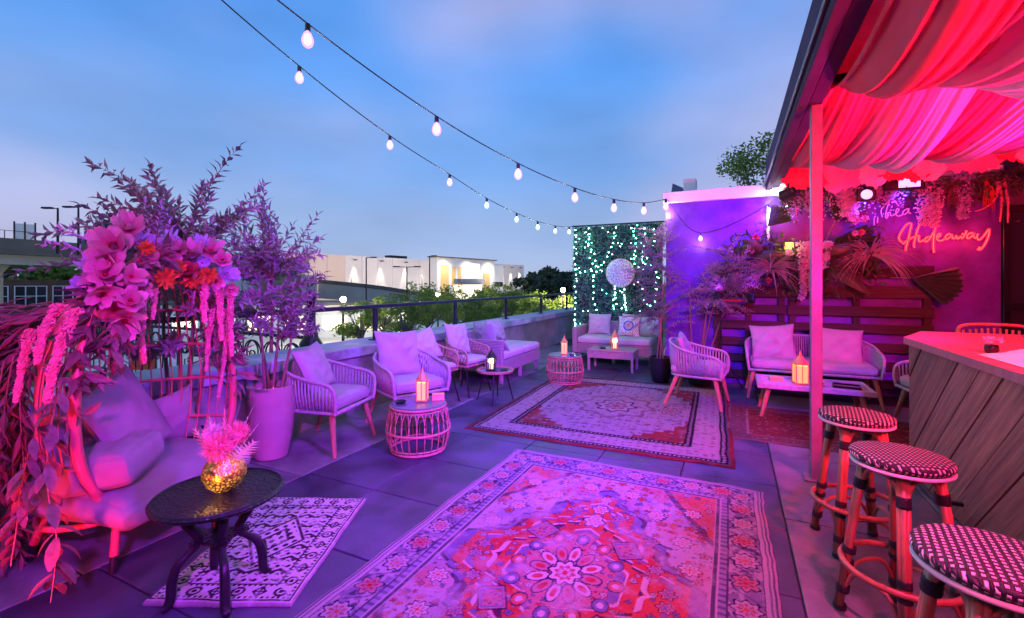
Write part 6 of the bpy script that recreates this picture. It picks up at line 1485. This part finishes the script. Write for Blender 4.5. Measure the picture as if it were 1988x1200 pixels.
def tuft(label,px,py,L,n_,mt,sd,spread=1.0,Y=7.36,up=.5,w=.018,nm='grass_tuft'):
    p=wy(px,py,Y); t=thing(nm,label,'grass tuft',tuple(p)); m=MB(); rr=random.Random(sd)
    for k in range(n_):
        a=rr.uniform(0,6.28); d=Vector((math.cos(a)*spread,-abs(math.sin(a))*.35*spread,rr.uniform(up-.6,up+.5))).normalized(); q=Vector((0,0,0)); st=L*rr.uniform(.6,1.1)/7; s=d.cross(Vector((0,1,0))).normalized()*w*.5; b=len(m.v)
        for j in range(8):
            f=1-j/7.5; m.v+=[tuple(q+s*f),tuple(q-s*f)]; d=(d+Vector((0,0,-.28))).normalized(); q=q+d*st; q.y=min(q.y,.10)
        for j in range(7): m.f.append((b+2*j,b+2*j+1,b+2*j+3,b+2*j+2))
    m.build('blades',mt,t)
tuft('arching grassy tuft hung below the sconce on the pallet',1497,525,.62,80,'leaf_olive',1,w=.026)
tuft('arching grassy tuft left of the sign wall on the pallet',1690,495,.64,90,'leaf_olive',2,w=.026)
tuft('small grassy tuft near the rosy bloom cluster',1600,530,.45,60,'leaf_dark',3,w=.03)
tuft('brown dried grass hanging from the flower ceiling',1850,352,.40,70,'leaf_dry',4,.35,7.3,-.7,.012)
tuft('orange dried leaf bundle hanging beside the tassels',1917,350,.36,22,'petal_orange',5,.22,7.3,-.7,.03)
def wisteria(label,px,py,L,r,mt,sd,Y=7.30,n_=520,grp='hanging blossom clusters along the wall top'):
    L*=1.2; r*=1.2; p=wy(px,py,Y); t=thing('hanging_wisteria',label,'hanging flowers',tuple(p),group=grp); m=MB(); rr=random.Random(sd)
    MB().tube([(0,0,.05),(.01,0,-L*.5),(.0,0,-L)],.003,4).build('stem','bark',t)
    for k in range(n_):
        f=rr.random(); rad=r*(1-.75*f)*math.sqrt(rr.random()); a=rr.uniform(0,6.28); c_=Vector((rad*math.cos(a),rad*math.sin(a)*.7,-L*f))
        for q in range(2):
            d=Vector((rr.gauss(0,1),rr.gauss(0,1),rr.gauss(-.3,.6))).normalized(); e=d.orthogonal().normalized()*.014; m.add([c_,c_+d*.015+e,c_+d*.032,c_+d*.015-e],[(0,1,2,3)])
    m.build('blossoms',mt,t)
for i,(px,py,L,r,mt_,lab) in enumerate(((1795,320,.62,.14,'wisteria','thick pink wisteria cluster hanging right of the flood lamp'),(1815,345,.50,.10,'wisteria','thin pink wisteria tail hanging right of the flood lamp'),(1870,318,.55,.12,'petal_violet','violet wisteria cluster hanging over the neon sign end'),(1640,345,.42,.12,'wisteria','rosy wisteria cluster left of the round lamp'),(1655,365,.36,.10,'wisteria','short rosy wisteria tail under the round lamp'),(1700,325,.34,.13,'petal_violet','violet blossom cluster between the two lamps'),(1730,320,.36,.10,'petal_violet','violet blossom tail beside the square flood lamp'),(1560,470,.60,.07,'wisteria','white blossom strand hanging left of the post'),(1575,480,.48,.05,'wisteria','thin white blossom strand tight to the post'),(1570,350,.34,.11,'petal_violet','dark violet blossom cluster at the canopy corner'),(1605,470,.20,.06,'wisteria','small white blossom sprig right of the post'))): wisteria(lab,px,py,L,r,mt_,60+i)
for i,(pp,r_,lab) in enumerate((([(1938,345),(1935,380),(1915,402),(1895,410)],.018,'curved amaranth tassel sweeping left above the door'),([(1940,345),(1945,390),(1942,430)],.016,'straight amaranth tassel hanging above the door frame'),([(1948,345),(1957,390),(1957,432)],.016,'outer amaranth tassel hanging beside the door frame'),([(1540,375),(1545,400),(1546,420)],.012,'thin pale tassel hanging by the canopy corner'))):
    t=thing('hanging_tassel',lab,'tassel',(0,0,0)); tassel(t,[tuple(wy(a,b,7.30)) for a,b in pp],r_,80+i)
for i,(px,py,s,mt_,lab) in enumerate(((1663,428,.12,'petal_pink','pink rose cluster below the round lamp'),(1680,425,.10,'petal_pink','small pink rose touching the rose cluster'),(1660,452,.09,'petal_pink','single rose above the pallet tuft'),(1672,452,.10,'petal_deep','deep rose beside the single rose'),(1468,460,.11,'petal_deep','red bloom beside the violet wall shrub'),(1460,487,.10,'petal_pink','pink bloom on the curled dark leaf'),(1532,492,.12,'petal_violet','mauve bloom under the warm sconce'),(1600,515,.15,'petal_violet','mauve lily right behind the post'),(1555,575,.12,'petal_violet','mauve lily low on the pallet by the post'),(1493,545,.09,'petal_deep','red bud under the grassy tuft'))):
    p=wy(px,py,7.33); f=thing('wall_flower',lab,'flower',tuple(p)); flower(f,(0,0,0),toC(p)+Vector((rnd.uniform(-.4,.4),0,rnd.uniform(-.3,.5))),s,mt_,'mum' if i<4 else 'magnolia',90+i,'bloom')
# dark evergreen garland packed along the wall top under the canopy
ml=MB(); rr=random.Random(71)
for k in range(5200):
    x_=rr.uniform(.62,3.9); base=2.86-.10*math.sin(x_*3.1); p=Vector((x_,7.36+rr.gauss(0,.07),base-abs(rr.gauss(0,.14)))); d=Vector((rr.gauss(0,1),rr.gauss(-.3,.6),rr.gauss(-.4,.8))).normalized(); leaf4(ml,p,d,Vector((rr.gauss(0,1),-1,rr.gauss(0,1))),rr.uniform(.04,.10),rr.uniform(.014,.03))
t=thing('evergreen_garland','dark evergreen garland packed along the wall top under the drapes','garland',(0,0,0)); ml.build('foliage','leaf_dark',t); MB().tube([(.62,7.45,2.84),(2.2,7.45,2.82),(3.9,7.45,2.84)],.012,6).build('stem','bark',t)
ml=MB()
for k in range(900):
    p=Vector((rr.uniform(.66,1.95),7.32+rr.gauss(0,.05),2.72-abs(rr.gauss(0,.13)))); d=Vector((rr.gauss(0,1),rr.gauss(0,1),rr.gauss(-.3,1))).normalized(); leaf4(ml,p,d,Vector((0,-1,.3)),.028,.022)
t=thing('blossom_garland','violet blossom garland woven through the evergreens near the lamps','garland',(0,0,0)); ml.build('blossoms','petal_violet',t)
ml=MB()
for k in range(1500):
    x_=rr.uniform(-.05,1.75); p=Vector((x_,7.42+rr.gauss(0,.04),1.78+.10*math.sin(x_*5)+rr.gauss(0,.17))); d=Vector((rr.gauss(0,1),rr.gauss(-.4,.5),rr.gauss(0,1))).normalized(); leaf4(ml,p,d,Vector((rr.gauss(0,1),-1,rr.gauss(0,1))),rr.uniform(.07,.16),rr.uniform(.025,.05))
t=thing('ivy_spray','dark leafy spray spread over the upper pallet slats','leaves',(0,0,0)); ml.build('foliage','leaf_dark',t)
# bent white lamp arm beside the far loveseat
t=thing('bent_stand','bent white tube stand on a flat base beside the far loveseat','stand',(-1.02,8.0,0))
MB().lathe([(.10,0),(.10,.012),(.02,.018)],20).build('base','white_metal',t); MB().tube(cr_path([(0,0,.015),(0,0,.30),(.03,0,.42),(.12,0,.48),(.20,0,.46)],5),.012,8).build('tube','white_metal',t,smooth=True)
